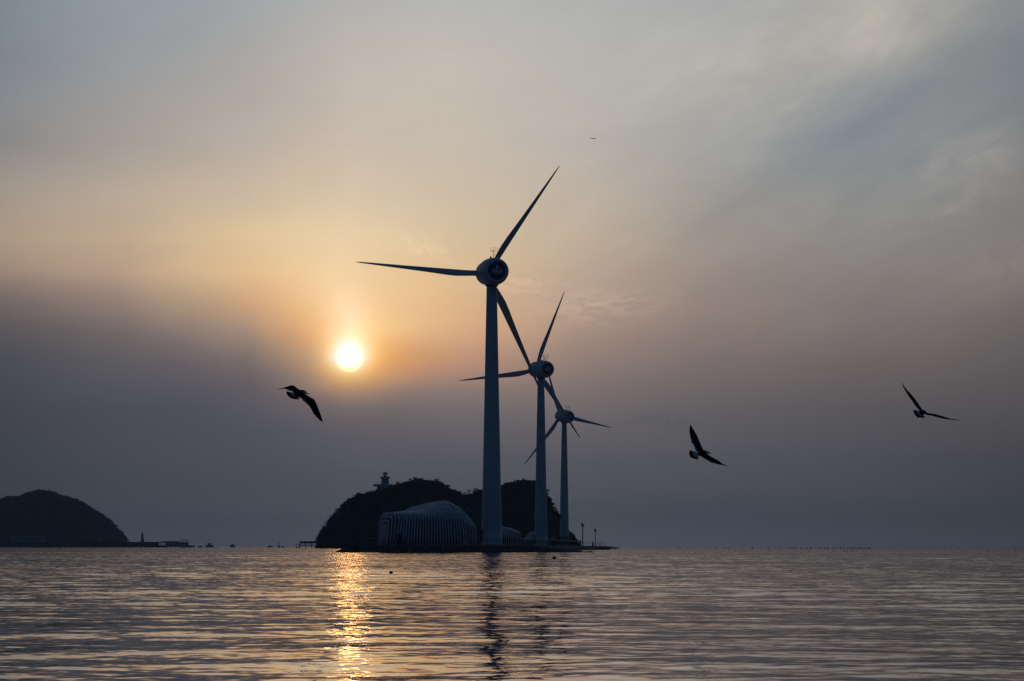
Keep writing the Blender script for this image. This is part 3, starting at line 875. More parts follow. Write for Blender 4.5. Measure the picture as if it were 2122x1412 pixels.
def bare_proto(seed, h, loc):
    rnd = random.Random(seed)
    root = empty('bare_tree', loc, 'leafless tree with fine twigs on the flank of the island hill', 'tree', 'leafless trees on the island flanks')
    tr = MB(); tr.tube([(0, 0, -1), (0.1, 0, h * .45)], [.16, .10], 6)
    tw = MB()
    def br(p, d, L, r, lev):
        e = p + d * L
        (tr if lev < 1 else tw).tube([p, e], [r, r * .5], 4, cap=False)
        if lev < 3:
            for _ in range(4):
                nd = (d + Vector((rnd.uniform(-1, 1), rnd.uniform(-1, 1), rnd.uniform(-.3, .8))) * .6).normalized()
                br(p.lerp(e, rnd.uniform(.4, 1)), nd, L * .65, r * .5, lev + 1)
    for _ in range(4):
        br(Vector((0.1, 0, h * .42)), Vector((rnd.uniform(-.8, .8), rnd.uniform(-.8, .8), 1)).normalized(), h * .3, .07, 0)
    tr.obj('trunk', M['bark'], root); tw.obj('twigs', M['bark'], root)
    return root

ISL = [(640, 1133), (654, 1133), (656, 1124), (662, 1108), (672, 1094), (680, 1083), (695, 1066), (712, 1049), (725, 1036), (735, 1030), (743, 1026), (755, 1027),
       (765, 1024), (775, 1021), (785, 1018), (805, 1011), (815, 1008), (830, 1004), (850, 999), (870, 996), (885, 997), (900, 1000), (915, 1003),
       (925, 1010), (932, 1016), (945, 1020), (955, 1025), (961, 1030), (975, 1028), (990, 1020), (1000, 1018), (1040, 1009), (1055, 1004), (1075, 998),
       (1090, 998), (1105, 998), (1115, 1002), (1128, 1016), (1136, 1032), (1143, 1044), (1150, 1056), (1156, 1068), (1163, 1082), (1172, 1096), (1182, 1106), (1192, 1116), (1200, 1127), (1206, 1133), (1225, 1133)]
DI = 1600.0
def island_h(x, y):
    v = (y - DI) / 95.0
    px = 925 + (1061 + x / DI * FPX - 925) * (1 + 0.55 * v * v)
    h = max(0.0, Z(interp(px, ISL), DI) - 2.0) if 645 < px < 1215 else 0.0
    k = max(0.0, 1 - abs(v) ** 2.2)
    return h * k ** 0.55 - (0.6 if h * k < 0.3 else 0.0) + (0.5 * math.sin(x * .35 + y * .2) if h > 3 and k > .2 else 0)
mb = MB(); xs = np.linspace(X(630, DI), X(1230, DI), 130); ys = np.linspace(DI - 97, DI + 97, 40)
mb.add([(x, y, island_h(x, y)) for y in ys for x in xs], [(j * 130 + i, j * 130 + i + 1, (j + 1) * 130 + i + 1, (j + 1) * 130 + i) for j in range(39) for i in range(129)])
mb.obj('hills', M['soil'], smooth=True, kind='structure', label='steep wooded islet behind the turbines')

def forest(hf, xr_, yr_, n, hs, label, m, seed, flat=False):
    rnd = random.Random(seed); mb = MB(); k = 0
    while k < n:
        x = rnd.uniform(*xr_); y = rnd.uniform(*yr_); z = hf(x, y)
        if z < 1.2: continue
        k += 1; h = rnd.uniform(*hs)
        leaf_cloud(mb, (x, y, z + h * .45), h * .55, h * .55, h * rnd.uniform(.4, .65), 16, h * .26, rnd, shell=.1)
    return mb.obj('forest', m, kind='stuff', label=label, cat='forest')
forest(island_h, (X(645, DI), X(1210, DI)), (DI - 94, DI + 40), 4200, (1.6, 3.4), 'dense dark wood covering the islet behind the turbines', M['leaf'], 5)
rnd = random.Random(21)
pines = [pine_proto(31 + i, 2.7 + .4 * i, (0, 0, 0)) for i in range(4)]
bares = [bare_proto(51 + i, 4.4 + .5 * i, (0, 0, 0)) for i in range(3)]
def place(lst, px, idx, used, sc=1.0, dy=0):
    x = X(px, DI); z = island_h(x, DI + dy)
    p = lst[idx % len(lst)]
    o = p if idx < len(lst) else copy_tree(p)
    o.location = (x, DI + dy, z - 0.2); o.rotation_euler = (0, 0, rnd.uniform(0, 6.28)); s = sc * rnd.uniform(.75, 1.2); o.scale = (s, s, s)
pi = 0
for px in [728, 736, 743, 762, 769, 776, 812, 826, 838, 852, 861, 870, 878, 886, 897, 908, 917, 924, 929, 934, 941, 948, 953, 957, 968, 977, 984, 990, 996, 1042, 1048, 1056, 1064, 1072, 1078, 1092, 1100, 1108, 1126, 1133, 1138, 1142, 1147, 1150, 1154, 1158]:
    place(pines, px + rnd.uniform(-2, 2), pi, 0, 1.0 if px < 1120 else 1.15, rnd.uniform(-8, 8)); pi += 1
bi = 0
for px in [657, 660, 664, 668, 673, 677, 682, 687, 691, 696, 701, 706, 711, 716, 721, 846, 966, 972, 980, 1084, 1128, 1174, 1180, 1186, 1192]:
    place(bares, px + rnd.uniform(-1.5, 1.5), bi, 0, 1.0, rnd.uniform(-8, 4)); bi += 1

FAR = [(-420, 1090), (-300, 1060), (-150, 1046), (-60, 1044), (0, 1040), (15, 1034), (35, 1034), (42, 1040), (60, 1034), (75, 1026), (95, 1018), (110, 1022), (125, 1031), (150, 1036), (170, 1046), (190, 1058), (210, 1069), (225, 1083), (235, 1093), (250, 1108), (257, 1120), (262, 1131), (290, 1133)]
DF = 4000.0
def far_h(x, y):
    px = 1061 + x / DF * FPX
    px = -60 + (px + 60) * (1 + 0.35 * ((y - DF) / 260.0) ** 2)
    h = max(0.0, Z(interp(px, FAR), DF) - 4.0) if px < 285 else 0.0
    k = max(0.0, 1 - abs((y - DF) / 260.0) ** 2.2)
    return h * k ** 0.55 - (1 if h * k < .5 else 0) + (1.0 * math.sin(x * .06 + y * .03) if h > 8 and k > .2 else 0)
mb = MB(); xs = np.linspace(X(-420, DF), X(290, DF), 150); ys = np.linspace(DF - 262, DF + 262, 36)
mb.add([(x, y, far_h(x, y)) for y in ys for x in xs], [(j * 150 + i, j * 150 + i + 1, (j + 1) * 150 + i + 1, (j + 1) * 150 + i) for j in range(35) for i in range(149)])
mb.obj('hills', M['soil'], smooth=True, kind='structure', label='far rounded headland at the left edge')
forest(far_h, (X(-120, DF), X(268, DF)), (DF - 250, DF + 60), 3800, (4.0, 8.5), 'hazy dark wood covering the far headland on the left', M['leaf_far'], 8)

# ------------------------------------------------------------------ lighthouse on the islet
D = 1585.0; s = FPX / D
zb = Z(1027, D)
lh = empty('lighthouse', (X(798, D), D, zb), 'pale lighthouse with domed lantern and round gallery on top of the islet hill', 'lighthouse')
def zz(py): return Z(py, D) - zb
m = MB(); m.lathe([(2.7, 0), (2.6, zz(1006)), (2.4, zz(993.2))], 20); twr = m.obj('tower', M['white'], lh, smooth=False)
m = MB(); m.box((0.9, -2.3, zz(1000)), (0.7, 0.2, 1.6)); m.obj('window', M['glass'], twr)
m = MB(); m.lathe([(2.2, zz(993)), (3.1, zz(992.3)), (3.15, zz(991)), (3.1, zz(990.9))], 24); gal = m.obj('gallery', M['white'], lh)
m = MB(); m.lathe([(3.08, zz(990.9)), (3.08, zz(988.2)), (2.98, zz(988.2)), (2.98, zz(990.9))], 24, cap=False); m.obj('parapet', M['white'], gal)
m = MB()
for k in range(8):
    a = R(22.5 + 45 * k); m.box((1.62 * math.cos(a), 1.62 * math.sin(a), (zz(990.8) + zz(982.6)) / 2), (.22, .22, zz(982.6) - zz(990.8)), rz=a)
m.lathe([(1.72, zz(990.8)), (1.72, zz(989.2))], 16); lan = m.obj('lantern_room', M['white'], lh)
m = MB(); m.lathe([(.35, zz(989)), (.5, zz(986)), (.35, zz(983.6))], 12); m.obj('lamp', M['steel'], lan)
m = MB(); m.lathe([(1.95, zz(982.8)), (1.75, zz(981.4)), (1.2, zz(979.8)), (.45, zz(978.9)), (.06, zz(978.6)), (.04, zz(976.6))], 20); m.obj('dome', M['darkmetal'], lh, smooth=True)
m = MB(); m.box((-3.6, 0, zz(1006)), (8.2, 6, 1.25)); dk = m.obj('terrace', M['white'], lh)
m = MB(); m.tube([(-7.6, -2.9, zz(1001.6)), (-2.5, -2.9, zz(1001.6))], .05, 5)
for k in range(8): m.tube([(-7.6 + .72 * k, -2.9, zz(1004)), (-7.6 + .72 * k, -2.9, zz(1001.6))], .04, 5)
m.obj('handrail', M['darkmetal'], dk)
m = MB(); m.box((-2.1, 0, zz(1014.5)), (6.2, 5, zz(1008) - zz(1021)), top=1.0); m.obj('base_building', M['wall'], lh)
m = MB(); m.box((-4.3, .5, zz(1020)), (4.0, 4, 3.6)); m.obj('annex', M['wall'], lh)
for px, py0, py1, lb in ((754.5, 1011.5, 1024, 'tallest thin mast on the left shoulder of the islet'), (749.5, 1015.5, 1024, 'short thin mast left of the tallest mast on the islet'), (759.5, 1015.8, 1024, 'short thin mast right of the tallest mast on the islet')):
    m = MB(); z0 = Z(py1, D) - 2; m.tube([(0, 0, 0), (0, 0, Z(py0, D) - z0)], .09, 6)
    m.tube([(-.3, 0, Z(py0 + 1.5, D) - z0), (.3, 0, Z(py0 + 1.5, D) - z0)], .05, 5)
    o = m.obj('mast', M['darkmetal'], label=lb, cat='mast', group='thin masts on the islet'); o.location = (X(px, D), D, z0)

# boardwalk round the foot of the islet
D = 1490.0
bw = empty('boardwalk', (X(621, D), D, 0), 'long dark raised boardwalk on posts at the left foot of the islet', 'boardwalk')
L = X(790, D) - X(621, D)
m = MB(); m.box((L / 2, 0, (Z(1122, D) + Z(1126.5, D)) / 2), (L, 3, Z(1122, D) - Z(1126.5, D))); m.obj('deck', M['wood'], bw)
m = MB(); m.box((L / 2 + 6, .8, 1.2), (L - 12, .6, 3.2)); m.obj('retaining_wall', M['concrete'], bw)
for k in range(14):
    m = MB(); m.tube([(k * 3.6 + .2, -1, -.8), (k * 3.6 + .2, -1, Z(1126, D))], .22, 8); m.obj('post', M['wood'], bw)
m = MB(); m.tube([(0, -1.2, Z(1131.2, D)), (L, -1.2, Z(1131.2, D))], .22, 6); m.tube([(0, -1.2, Z(1128.4, D)), (L, -1.2, Z(1128.4, D))], .12, 6); m.obj('beam', M['wood'], bw)
D = 1700.0
hu = empty('hut', (X(617.5, D), D, 0), 'tiny dark open hut off the left end of the boardwalk', 'hut')
m = MB(); m.box((0, 0, Z(1128.3, D)), (2.7, 2.2, .35), top=.8); m.obj('roof', M['darkmetal'], hu)
for a in (-1, 1):
    for b in (-.8, .8):
        m = MB(); m.tube([(a, b, -.8), (a, b, Z(1128.6, D))], .12, 6); m.obj('post', M['wood'], hu)
m = MB(); m.box((0, 0, .55), (2.6, 2, .5)); m.obj('floor', M['wood'], hu)

# ------------------------------------------------------------------ far harbour on the left
D = 3300.0
def bxp(m, px0, px1, py0, py1, D, dep=6.0):
    m.box(((X(px0, D) + X(px1, D)) / 2, D, (Z(py0, D) + Z(py1, D)) / 2), (X(px1, D) - X(px0, D), dep, abs(Z(py0, D) - Z(py1, D))))
m = MB(); bxp(m, -80, 328, 1123.4, 1140, D, 14)
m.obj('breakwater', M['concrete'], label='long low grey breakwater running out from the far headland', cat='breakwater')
lt = empty('lighthouse', (X(295, D - 2), D - 2, Z(1123.5, D)), 'small dark red lighthouse standing on the far breakwater', 'lighthouse')
def z2(py): return Z(py, D) - Z(1123.5, D)
m = MB(); m.lathe([(3.3, 0), (2.4, z2(1121)), (1.55, z2(1113)), (1.35, z2(1110.4))], 14); m.obj('tower', M['red'], lt)
m = MB(); m.lathe([(2.1, z2(1110.3)), (2.2, z2(1109.4)), (2.1, z2(1109.3))], 14); m.obj('gallery', M['red'], lt)
m = MB(); m.lathe([(1.1, z2(1109.2)), (1.1, z2(1106.4))], 12); m.obj('lantern_room', M['glass'], lt)
m = MB(); m.lathe([(1.5, z2(1106.3)), (.8, z2(1105)), (.1, z2(1103.6)), (.06, z2(1102))], 12); m.obj('dome', M['red'], lt)
pr = empty('pier', (X(326, D), D, 0), 'open pier on posts between the far breakwater and the harbour shed', 'pier')
o = pr.location
def loc(m_): 
    for i, v in enumerate(m_.v): m_.v[i] = (v[0] - o.x, v[1] - o.y, v[2] - o.z)
    return m_
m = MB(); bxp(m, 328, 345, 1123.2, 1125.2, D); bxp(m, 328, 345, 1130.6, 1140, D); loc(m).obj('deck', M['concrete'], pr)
for px in (329, 332, 335.5, 338.5, 342, 344.5):
    m = MB(); bxp(m, px, px + .8, 1125.2, 1130.6, D, 1); loc(m).obj('post', M['concrete'], pr)
sh = empty('harbour_shed', (X(340, D), D - 12, 0), 'long low harbour shed on the far pier', 'shed'); o = sh.location
m = MB(); bxp(m, 344, 369, 1123.4, 1134, D - 12); loc(m).obj('wall', M['wall'], sh)
m = MB(); bxp(m, 338, 369.5, 1121.8, 1123.3, D - 12, 8); loc(m).obj('roof', M['darkmetal'], sh)
tb = empty('landing_stage', (X(369, D), D - 20, 0), 'square landing building with an open pergola frame on its roof', 'building'); o = tb.location
m = MB(); bxp(m, 369, 391, 1123.6, 1136, D - 20); loc(m).obj('wall', M['wall'], tb)
fr = MB(); bxp(fr, 372, 388.5, 1118.9, 1119.9, D - 20, 4)
for px in (372, 376, 380, 384, 387.7): bxp(fr, px, px + .8, 1119.9, 1123.6, D - 20, .8)
loc(fr).obj('pergola', M['steel'], tb)
m = MB(); bxp(m, 391, 403, 1130.6, 1137, D - 20, 8); m.obj('quay', M['rock'], label='low dark quay end trailing off right of the pergola building', cat='quay')
lmp = MB(); Dl = 3100; lmp.tube([(0, 0, 0), (0, 0, Z(1114, Dl))], .18, 6); lmp.tube([(0, 0, Z(1114, Dl)), (-1.6, 0, Z(1113, Dl))], .14, 6)
lmp.box((0, 0, .8), (2.6, 2.6, 2.2)); q = lmp.obj('navigation_mark', M['darkmetal'], label='thin harbour light post on a block at the right foot of the far headland', cat='post'); q.location = (X(262.5, Dl), Dl, -.2)
hs = empty('building', (X(24, 3650), 3650, 0), 'long pale building low on the far headland', 'building'); o = hs.location
m = MB(); bxp(m, 24, 90, 1113, 1124, 3650, 10); loc(m).obj('wall', M['grey'], hs)
m = MB(); bxp(m, 23.5, 90.5, 1111.8, 1112.9, 3650, 11); loc(m).obj('roof', M['wall'], hs)
for k in range(9):
    m = MB(); bxp(m, 30 + 6.6 * k, 33 + 6.6 * k, 1114.5, 1117, 3644.9, .3); loc(m).obj('window', M['glass'], hs)
hs2 = empty('building', (X(66, 3600), 3600, 0), 'grey block building in front of the long pale building on the far headland', 'building'); o = hs2.location
m = MB(); bxp(m, 66, 92, 1118.8, 1134, 3600, 10); loc(m).obj('wall', M['grey'], hs2)
m = MB(); bxp(m, 65.5, 92.5, 1117.8, 1118.7, 3600, 11); loc(m).obj('roof', M['darkmetal'], hs2)
lp_ = mat('lit_lamp', (.8, .5, .3)); bsdf = lp_.node_tree.nodes['Principled BSDF']; bsdf.inputs['Emission Color'].default_value = (1, .35, .15, 1); bsdf.inputs['Emission Strength'].default_value = .35
hl = empty('street_lamp', (X(208.7, 3550), 3550, Z(1123, 3550)), 'distant street lamp glowing orange at the foot of the far headland', 'street lamp')
m = MB(); m.tube([(0, 0, 0), (0, 0, Z(1118.5, 3550) - Z(1123, 3550))], .12, 6); m.obj('pole', M['darkmetal'], hl)
m = MB(); m.lathe([(.1, -.5), (.6, 0), (.1, .5)], 8, o=(0, 0, Z(1117.8, 3550) - Z(1123, 3550))); m.obj('lamp', lp_, hl)

# ------------------------------------------------------------------ boats
def boat(px, D, w, h, label, kind_='fishing', mast=0.0, rz=0.0):
    r = empty('boat', (X(px, D), D, -0.1), label, 'boat', 'boats lying off the far harbour', rz)
    n = 9; vs = []; fs = []
    hh = h * (.42 if kind_ == 'fishing' else .6)
    for i in range(n):
        t = i / (n - 1); x = (t - .5) * w; b = w * .17 * (1 - abs(2 * t - 1) ** 2.6) + .02
        sheer = hh * (1 + .35 * (2 * t - 1) ** 2)
        vs += [(x, -b, sheer), (x, -b * .6, -.3), (x, b * .6, -.3), (x, b, sheer)]
    for i in range(n - 1):
        a = i * 4
        for e in range(4): fs.append((a + e, a + 4 + e, a + 4 + (e + 1) % 4, a + (e + 1) % 4))
    fs += [(0, 1, 2, 3), ((n - 1) * 4 + 3, (n - 1) * 4 + 2, (n - 1) * 4 + 1, (n - 1) * 4)]
    m = MB(); m.add(vs, fs); m.obj('hull', M['hull'], r)
    m = MB(); m.box((-w * .04, 0, hh + h * .26), (w * .42, w * .22, h * .5), top=.85); cb = m.obj('cabin', M['white'], r)
    m = MB(); m.box((-w * .04, -w * .115, hh + h * .33), (w * .30, .06, h * .16)); m.obj('window', M['glass'], cb)
    m = MB(); m.box((-w * .04, 0, hh + h * .54), (w * .5, w * .26, .15)); m.obj('roof', M['hull'], cb)
    if mast:
        m = MB(); m.tube([(0, 0, hh), (0, 0, hh + mast)], [.14, .06], 6); m.tube([(0, 0, hh + mast * .8), (w * .42, 0, hh + h * .2)], .05, 5)
        m.tube([(0, 0, hh + mast * .8), (-w * .45, 0, hh + h * .2)], .05, 5); m.tube([(-w * .12, 0, hh + mast * .62), (w * .12, 0, hh + mast * .62)], .06, 5)
        m.obj('mast', M['darkmetal'], r)
    if kind_ == 'fishing':
        m = MB()
        for sx_ in (-1, 1):
            m.tube([(sx_ * w * .36, 0, hh), (sx_ * w * .44, 0, hh + h * .5)], .14, 5); m.tube([(sx_ * w * .44, 0, hh + h * .5), (sx_ * w * .1, 0, hh + h * .62)], .1, 5)
        m.obj('rigging_frame', M['darkmetal'], r)
    return r
boat(434.5, 3500, 11.5, 6.5, 'largest of the far fishing boats, with tall mast and rigging', mast=10.0)
boat(482, 3500, 7.5, 4.2, 'small boat with a raised cabin right of the masted fishing boat', 'work', mast=3.5)
boat(415.5, 3500, 8.0, 2.2, 'low flat boat just left of the masted fishing boat', 'low')
boat(560, 3500, 8.5, 2.2, 'low dark boat just left of the banded beacon', 'low')
boat(586, 3600, 6.5, 1.6, 'lowest far boat just right of the banded beacon', 'low')
D = 3300.0
bc_ = empty('beacon', (X(577.5, D), D, -.5), 'slim banded harbour beacon on a block between two low boats', 'beacon')
m = MB(); m.lathe([(1.5, 0), (1.4, 2.6), (.6, 2.8)], 12); m.obj('base', M['darkmetal'], bc_)
for k in range(3):
    m = MB(); m.lathe([(.55, 2.8 + 1.55 * k + .01), (.5, 2.8 + 1.55 * (k + 1))], 12); m.obj('band', M['black'] if k % 2 == 0 else M['white'], bc_)
m = MB(); m.lathe([(.9, 7.5), (.9, 7.7), (.25, 7.8), (.2, 9.4)], 10); m.obj('lantern', M['darkmetal'], bc_)

# ------------------------------------------------------------------ floats and buoys
def float_mesh():
    m = MB(); m.lathe([(.30, -.15), (.46, -.05), (.5, .15), (.42, .36), (.2, .46), (.08, .48), (.08, .58)], 12)
    return m.mesh('float', True, M['foam'])
FM = float_mesh()
def fl(px, D, w, label, group, name='float'):
    o = link(name, FM, label=label, cat='float', group=group); o.location = (X(px, D), D, 0); o.scale = (w, w, w); o.rotation_euler = (R(random.uniform(-8, 8)), R(random.uniform(-8, 8)), random.uniform(0, 6))
for i, px in enumerate([1640, 1645.6, 1651, 1661, 1671.5, 1680.5, 1690, 1699, 1709, 1716, 1725.5, 1733, 1741.5, 1747.5, 1756, 1762, 1768, 1774, 1780, 1784.5, 1789.5, 1793.5, 1799, 1802]):
    fl(px, 1300, random.uniform(.85, 1.2), 'dark float in the dense line of floats on the right horizon', 'line of floats on the right horizon')
for px in [1403, 1409.5, 1484.5, 1502.5, 1509, 1559, 1572, 1594, 1607, 1618, 1634]:
    fl(px, 1600, random.uniform(.8, 1.2), 'scattered dark float on the horizon left of the dense line of floats', 'scattered floats on the horizon')
for px in [1524, 1538, 1594.5, 1650.5, 1676.5, 1727, 1748.5, 1755, 1766]:
    fl(px, 590, random.uniform(.26, .42), 'small dark float on the water just this side of the dense line', 'near row of small floats')
for px in [2048, 2060, 2069, 2105]:
    fl(px, 560, random.uniform(.25, .36), 'tiny dark float near the right edge of the picture', 'small floats near the right edge')
for px, D, w, h, lb in ((810.3, 97.0, .140, .11, 'near round black buoy floating on the golden water right of the sun glitter'), (1148.5, 215.0, .31, .22, 'black buoy floating below the middle turbine')):
    r = empty('buoy', (X(px, D), D, 0), lb, 'buoy')
    m = MB(); m.lathe([(w * .36, -.05), (w * .5, 0), (w * .5, h * .65), (w * .42, h * .9), (w * .2, h)], 20); m.obj('body', M['foam'], r, smooth=True)
    m = MB(); m.tube([(w * .1 * math.cos(R(k * 30)), 0, h + w * .06 + w * .1 * math.sin(R(k * 30))) for k in range(13)], w * .03, 6); m.obj('eye_ring', M['darkmetal'], r)
m = MB(); D = 178.0; m.tube([(0, 0, -.2), (.02, 0, .2), (.035, 0, .50)], [.012, .01, .006], 6)
o = m.obj('stake', M['wood'], label='thin leaning stake poking out of the sun glitter by the left rocks', cat='stake'); o.location = (X(753.5, D), D, 0)

# ------------------------------------------------------------------ gulls
def gull(ox, oy, sc, D, lw, rw, body, tail, label, dl=0.2, dr=-0.15, feet=None):
    """outlines measured on the bird; every section gets its own depth and thickness"""
    Ccx, Ccy = ox + body[1][0] / sc, oy + body[1][1] / sc
    c = P(Ccx, Ccy, D); kx = D / FPX / sc
    root = empty('gull', c, label, 'gull', 'gulls gliding over the sea')
    def W(p, y=0.0): return Vector(((p[0] - body[1][0]) * kx, y, -(p[1] - body[1][1]) * kx))
    mb = MB()
    def wing(secs, dd):
        n = len(secs); vs = []; fs = []
        base = Vector(secs[0][0])
        tot = (Vector(secs[-1][0]) - base).length
        dk, wh = M['feather_dark'], M['feather_white']
        for i, (a, b) in enumerate(secs):
            f = (Vector(a) - base).length / tot
            y0 = dd * f ** 1.3; th = 0.016 * (1 - f) + 0.003
            A, B = W(a, y0), W(b, y0 + 0.03)
            e = A.lerp(B, .84)
            vs += [A, A.lerp(B, .3) + Vector((0, -th, 0)), e + Vector((0, -th * .45, 0)), B, e + Vector((0, th * .45, 0)), A.lerp(B, .3) + Vector((0, th, 0))]
        for i in range(n - 1):
            a = i * 6
            for e in range(6):
                e2 = (e + 1) % 6
                fs.append((a + e, a + e2, a + 6 + e2, a + 6 + e))
        b0 = len(mb.f); mb.add(vs, fs + [(0, 5, 4, 3, 2, 1), tuple(6 * (n - 1) + q for q in range(6))], dk)
        kw = mb.mat_i(wh)
        for i in range(min(3, n - 2)):
            for e in (2, 3): mb.mi[b0 + i * 6 + e] = kw
        # feather tips along the trailing edge
        for i in range(2, n - 1):
            (a1, b1), (a2, b2) = secs[i], secs[i + 1]
            steps = 5
            for k in range(steps):
                t = k / steps; t2 = t + 1.1 / steps
                p1 = Vector(b1).lerp(Vector(b2), t); p2 = Vector(b1).lerp(Vector(b2), min(1, t2))
                q1 = Vector(a1).lerp(Vector(a2), t); outv = (p1 - q1)
                L_ = min(outv.length * .16, 26); outv = outv.normalized() * L_ if outv.length > 0 else outv
                d2 = (Vector(secs[-1][0]) - base).normalized() * L_ * .8
                tip = p2 + outv + d2
                ff = (p1 - base).length / tot; y0 = dd * min(1, ff) ** 1.3 + .03
                inn1 = p1 - outv; inn2 = p2 - outv
                w1, w2, w3, i1, i2 = W(p1, y0), W(p2, y0), W(tip, y0), W(inn1, y0 - .008), W(inn2, y0 - .008)
                off = Vector((0, .0025, 0))
                vs_ = [i1 - off, i2 - off, w3 - off, w1 - off, i1 + off, i2 + off, w3 + off, w1 + off]
                mb.add(vs_, [(0, 1, 2, 3), (7, 6, 5, 4), (0, 4, 5, 1), (1, 5, 6, 2), (2, 6, 7, 3), (3, 7, 4, 0)], dk)
    wing(lw, dl); wing(rw, dr)
    # body: one lofted surface from tail root to nape, then head and beak
    pts = [W(p[:2], 0) for p in body]; rad = [p[2] * kx for p in body]
    nb_ = len(pts); nh = 3 if len(body) > 5 else 2
    fine = []; fr_ = []
    for i in range(nb_ - 1):
        for k in range(4):
            t = k / 4; tt = t * t * (3 - 2 * t)
            fine.append(pts[i].lerp(pts[i + 1], t)); fr_.append(rad[i] * (1 - tt) + rad[i + 1] * tt)
    fine.append(pts[-1]); fr_.append(rad[-1])
    hs_ = (len(body) - 3) * 4 if len(body) > 5 else len(fine)
    mb.tube(fine[:hs_ + 1] if hs_ < len(fine) else fine, fr_[:hs_ + 1] if hs_ < len(fine) else fr_, 14, M['feather_dark'])
    if hs_ < len(fine):
        mb.tube(fine[hs_ - 2:-4], [r * 1.04 for r in fr_[hs_ - 2:-4]], 14, M['feather_white'])
    # rump and tail fan: white with a broad black end band
    (b1, b2), outer = tail
    nO = len(outer); vs = []; fs = []
    for i, q in enumerate(outer):
        t = i / (nO - 1); bI = Vector(b1).lerp(Vector(b2), t); qo = Vector(q)
        mid = bI.lerp(qo, .56)
        for p, y in ((bI, 0), (mid, .015), (qo, .03)):
            vs.append(W(p, y - .004)); vs.append(W(p, y + .004))
    for i in range(nO - 1):
        a = i * 6; b = a + 6
        fs.append((a, b, b + 2, a + 2)); fs.append((a + 1, a + 3, b + 3, b + 1))
    f_w = list(fs); fs = []
    for i in range(nO - 1):
        a = i * 6; b = a + 6
        fs.append((a + 2, b + 2, b + 4, a + 4)); fs.append((a + 3, a + 5, b + 5, b + 3)); fs.append((a + 4, b + 4, b + 5, a + 5))
    b0 = len(mb.v); mb.add(vs, f_w, M['feather_white']); 
    k = mb.mat_i(M['feather_dark'])
    for f in fs: mb.f.append(tuple(i + b0 for i in f)); mb.mi.append(k)
    # rump cone joining tail and body
    mb.tube([W(((b1[0] + b2[0]) / 2, (b1[1] + b2[1]) / 2), .005), pts[0].lerp(pts[1], .5)], [(Vector(b1) - Vector(b2)).length * kx * .33, rad[0] * .9], 12, M['feather_white'])
    me = mb.mesh('gull_body', True)
    link('body', me, root)
    if len(body) > 5:
        bk = MB(); bk.tube([pts[-3].lerp(pts[-2], .3), pts[-2], pts[-1].lerp(pts[-2], .25), pts[-1]], [rad[-2] * 1.2, rad[-2], rad[-1] * 1.6, rad[-1] * .7], 8)
        bk.obj('beak', M['beak'], root, smooth=True)
        h = pts[-3]; 
        for sg in (-1, 1):
            ey = MB(); c2 = h + Vector((rad[-3] * .35, sg * rad[-3] * .85, rad[-3] * .25))
            ey.lathe([(.001, -.006), (.006, 0), (.001, .006)], 8, o=tuple(c2)); ey.obj('eye', M['black'], root)
    return root
gull(560, 780, 12.84, 44.0,
     [((800,370),(660,455)),((690,300),(610,425)),((625,238),(530,378)),((540,233),(440,322)),((440,258),(370,308)),((330,287),(290,313)),((220,311),(210,325)),((130,326),(132,330))],
     [((860,430),(690,520)),((960,490),(780,565)),((1060,555),(860,622)),((1160,608),(960,695)),((1205,662),(1040,770)),((1255,770),(1110,862)),((1310,900),(1160,970)),((1365,1040),(1245,1075)),((1400,1150),(1340,1180)),((1424,1226),(1408,1230))],
     [(650,500,72),(760,455,92),(870,432,72),(925,432,48),(985,458,16),(1062,486,5)],
     (((640,440),(760,560)), [(425,398),(432,470),(485,545),(560,590),(650,612),(735,612),(772,632)]),
     'gull with drooping right wing gliding just below the sun', dl=.28, dr=-.22)
g2 = gull(1410, 860, 11.76, 47.0,
     [((570,870),(385,905)),((505,730),(355,810)),((455,600),(310,700)),((420,510),(280,570)),((375,420),(254,440)),((320,325),(247,340)),((268,228),(262,236))],
     [((655,955),(470,995)),((760,1030),(600,1078)),((880,1098),(700,1138)),((960,1160),(850,1185)),((1010,1200),(960,1218)),((1070,1232),(1050,1242)),((1146,1264),(1144,1268))],
     [(430,955,48),(510,935,76),(590,925,66),(655,922,42),(708,926,14),(770,946,4)],
     (((395,905),(440,1010)), [(228,862),(215,945),(240,1025),(320,1068),(435,1092)]),
     'gull with one wing raised upright, right of the turbines, beak to the right', dl=.2, dr=-.25)
gull(1860, 780, 12.84, 46.0,
     [((700,960),(630,985)),((655,880),(585,915)),((570,740),(510,810)),((490,610),(430,670)),((400,490),(345,540)),((300,370),(262,400)),((225,270),(205,290)),((160,155),(158,160))],
     [((765,968),(750,1022)),((880,990),(870,1045)),((1000,1015),(980,1070)),((1110,1048),(1100,1105)),((1230,1098),(1240,1143)),((1370,1145),(1370,1166)),((1480,1168),(1480,1186)),((1612,1185),(1608,1190))],
     [(600,985,50),(655,965,74),(712,962,58),(757,972,34),(775,978,12)],
     (((600,930),(700,1055)), [(415,892),(458,1010),(540,1102),(640,1100),(755,1100)]),
     'gull seen from behind with long thin wings, rightmost of the three large gulls', dl=.2, dr=-.3)
b4 = copy_tree(g2); b4.location = P(1277.6, 610.7, 1900); tag(b4, 'minute distant bird, a mere speck in the sky above the middle turbine', 'bird')
b4.name = 'bird'; b4['group'] = 'distant birds'

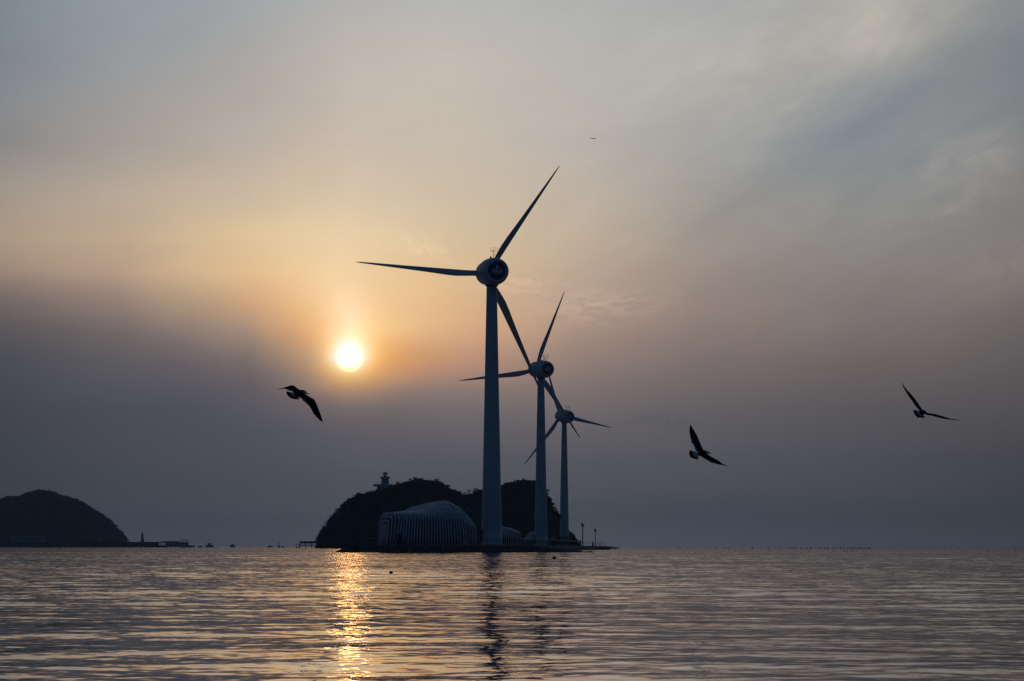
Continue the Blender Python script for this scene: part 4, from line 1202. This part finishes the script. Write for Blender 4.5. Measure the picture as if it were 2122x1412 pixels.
# ------------------------------------------------------------------ airliner
D = 16500.0
pl = empty('airliner', P(1229.5, 287.3, D), 'tiny airliner crossing the pale sky above the turbines', 'aeroplane')
m = MB(); m.tube([(-19, 0, .8), (-15, 0, .3), (-9, 0, 0), (12, 0, 0), (16, 0, -.1), (18.5, 0, -.7), (19, 0, -.8)], [.3, 1.1, 2, 2, 1.7, .8, .1], 14); m.obj('fuselage', M['aluminium'], pl, smooth=True)
for sg in (-1, 1):
    m = MB(); vs = [(4, sg * 1.5, -1), (-2.5, sg * 1.5, -1), (-6.5, sg * 17, .2), (-5, sg * 17, .2)]
    vs += [(a, b, c + .45) for a, b, c in vs]; m.add(vs, [(0, 1, 2, 3), (7, 6, 5, 4), (0, 4, 5, 1), (1, 5, 6, 2), (2, 6, 7, 3), (3, 7, 4, 0)]); m.obj('wing', M['aluminium'], pl)
    m = MB(); m.tube([(3.4, sg * 5.6, -2.1), (0, sg * 5.6, -2.1)], [1.1, .8], 12); m.obj('engine', M['darkmetal'], pl)
    m = MB(); vs = [(-14.5, sg * .6, .8), (-17.5, sg * .6, .8), (-19, sg * 6, 1.1), (-17.8, sg * 6, 1.1)]; vs += [(a, b, c + .3) for a, b, c in vs]
    m.add(vs, [(0, 1, 2, 3), (7, 6, 5, 4), (0, 4, 5, 1), (1, 5, 6, 2), (2, 6, 7, 3), (3, 7, 4, 0)]); m.obj('stabiliser', M['aluminium'], pl)
m = MB(); vs = [(-13, -.2, 1.4), (-18.3, -.2, 1.2), (-20.3, -.2, 7), (-18, -.2, 7)]; vs += [(a, .2, c) for a, b, c in vs]
m.add(vs, [(0, 1, 2, 3), (7, 6, 5, 4), (0, 4, 5, 1), (1, 5, 6, 2), (2, 6, 7, 3), (3, 7, 4, 0)]); m.obj('tail_fin', M['aluminium'], pl)

# ------------------------------------------------------------------ haze
HAZE = True
if HAZE:
    m = MB(); m.box((0, -150, 46), (15600, 15600, 94))
    hm = bpy.data.materials.new('sea_haze'); hm.use_nodes = True
    hm.node_tree.nodes.clear()
    ho = hm.node_tree.nodes.new('ShaderNodeOutputMaterial'); hv = hm.node_tree.nodes.new('ShaderNodeVolumePrincipled')
    hv.inputs['Color'].default_value = (.52, .74, 1.0, 1)
    hv.inputs['Density'].default_value = 7.5e-5
    hv.inputs['Anisotropy'].default_value = 0.5
    hm.node_tree.links.new(hv.outputs[0], ho.inputs['Volume'])
    m.obj('haze', hm, kind='stuff', label='thin bluish sea haze filling the air over the water', cat='haze')
print('objects', len(bpy.data.objects))
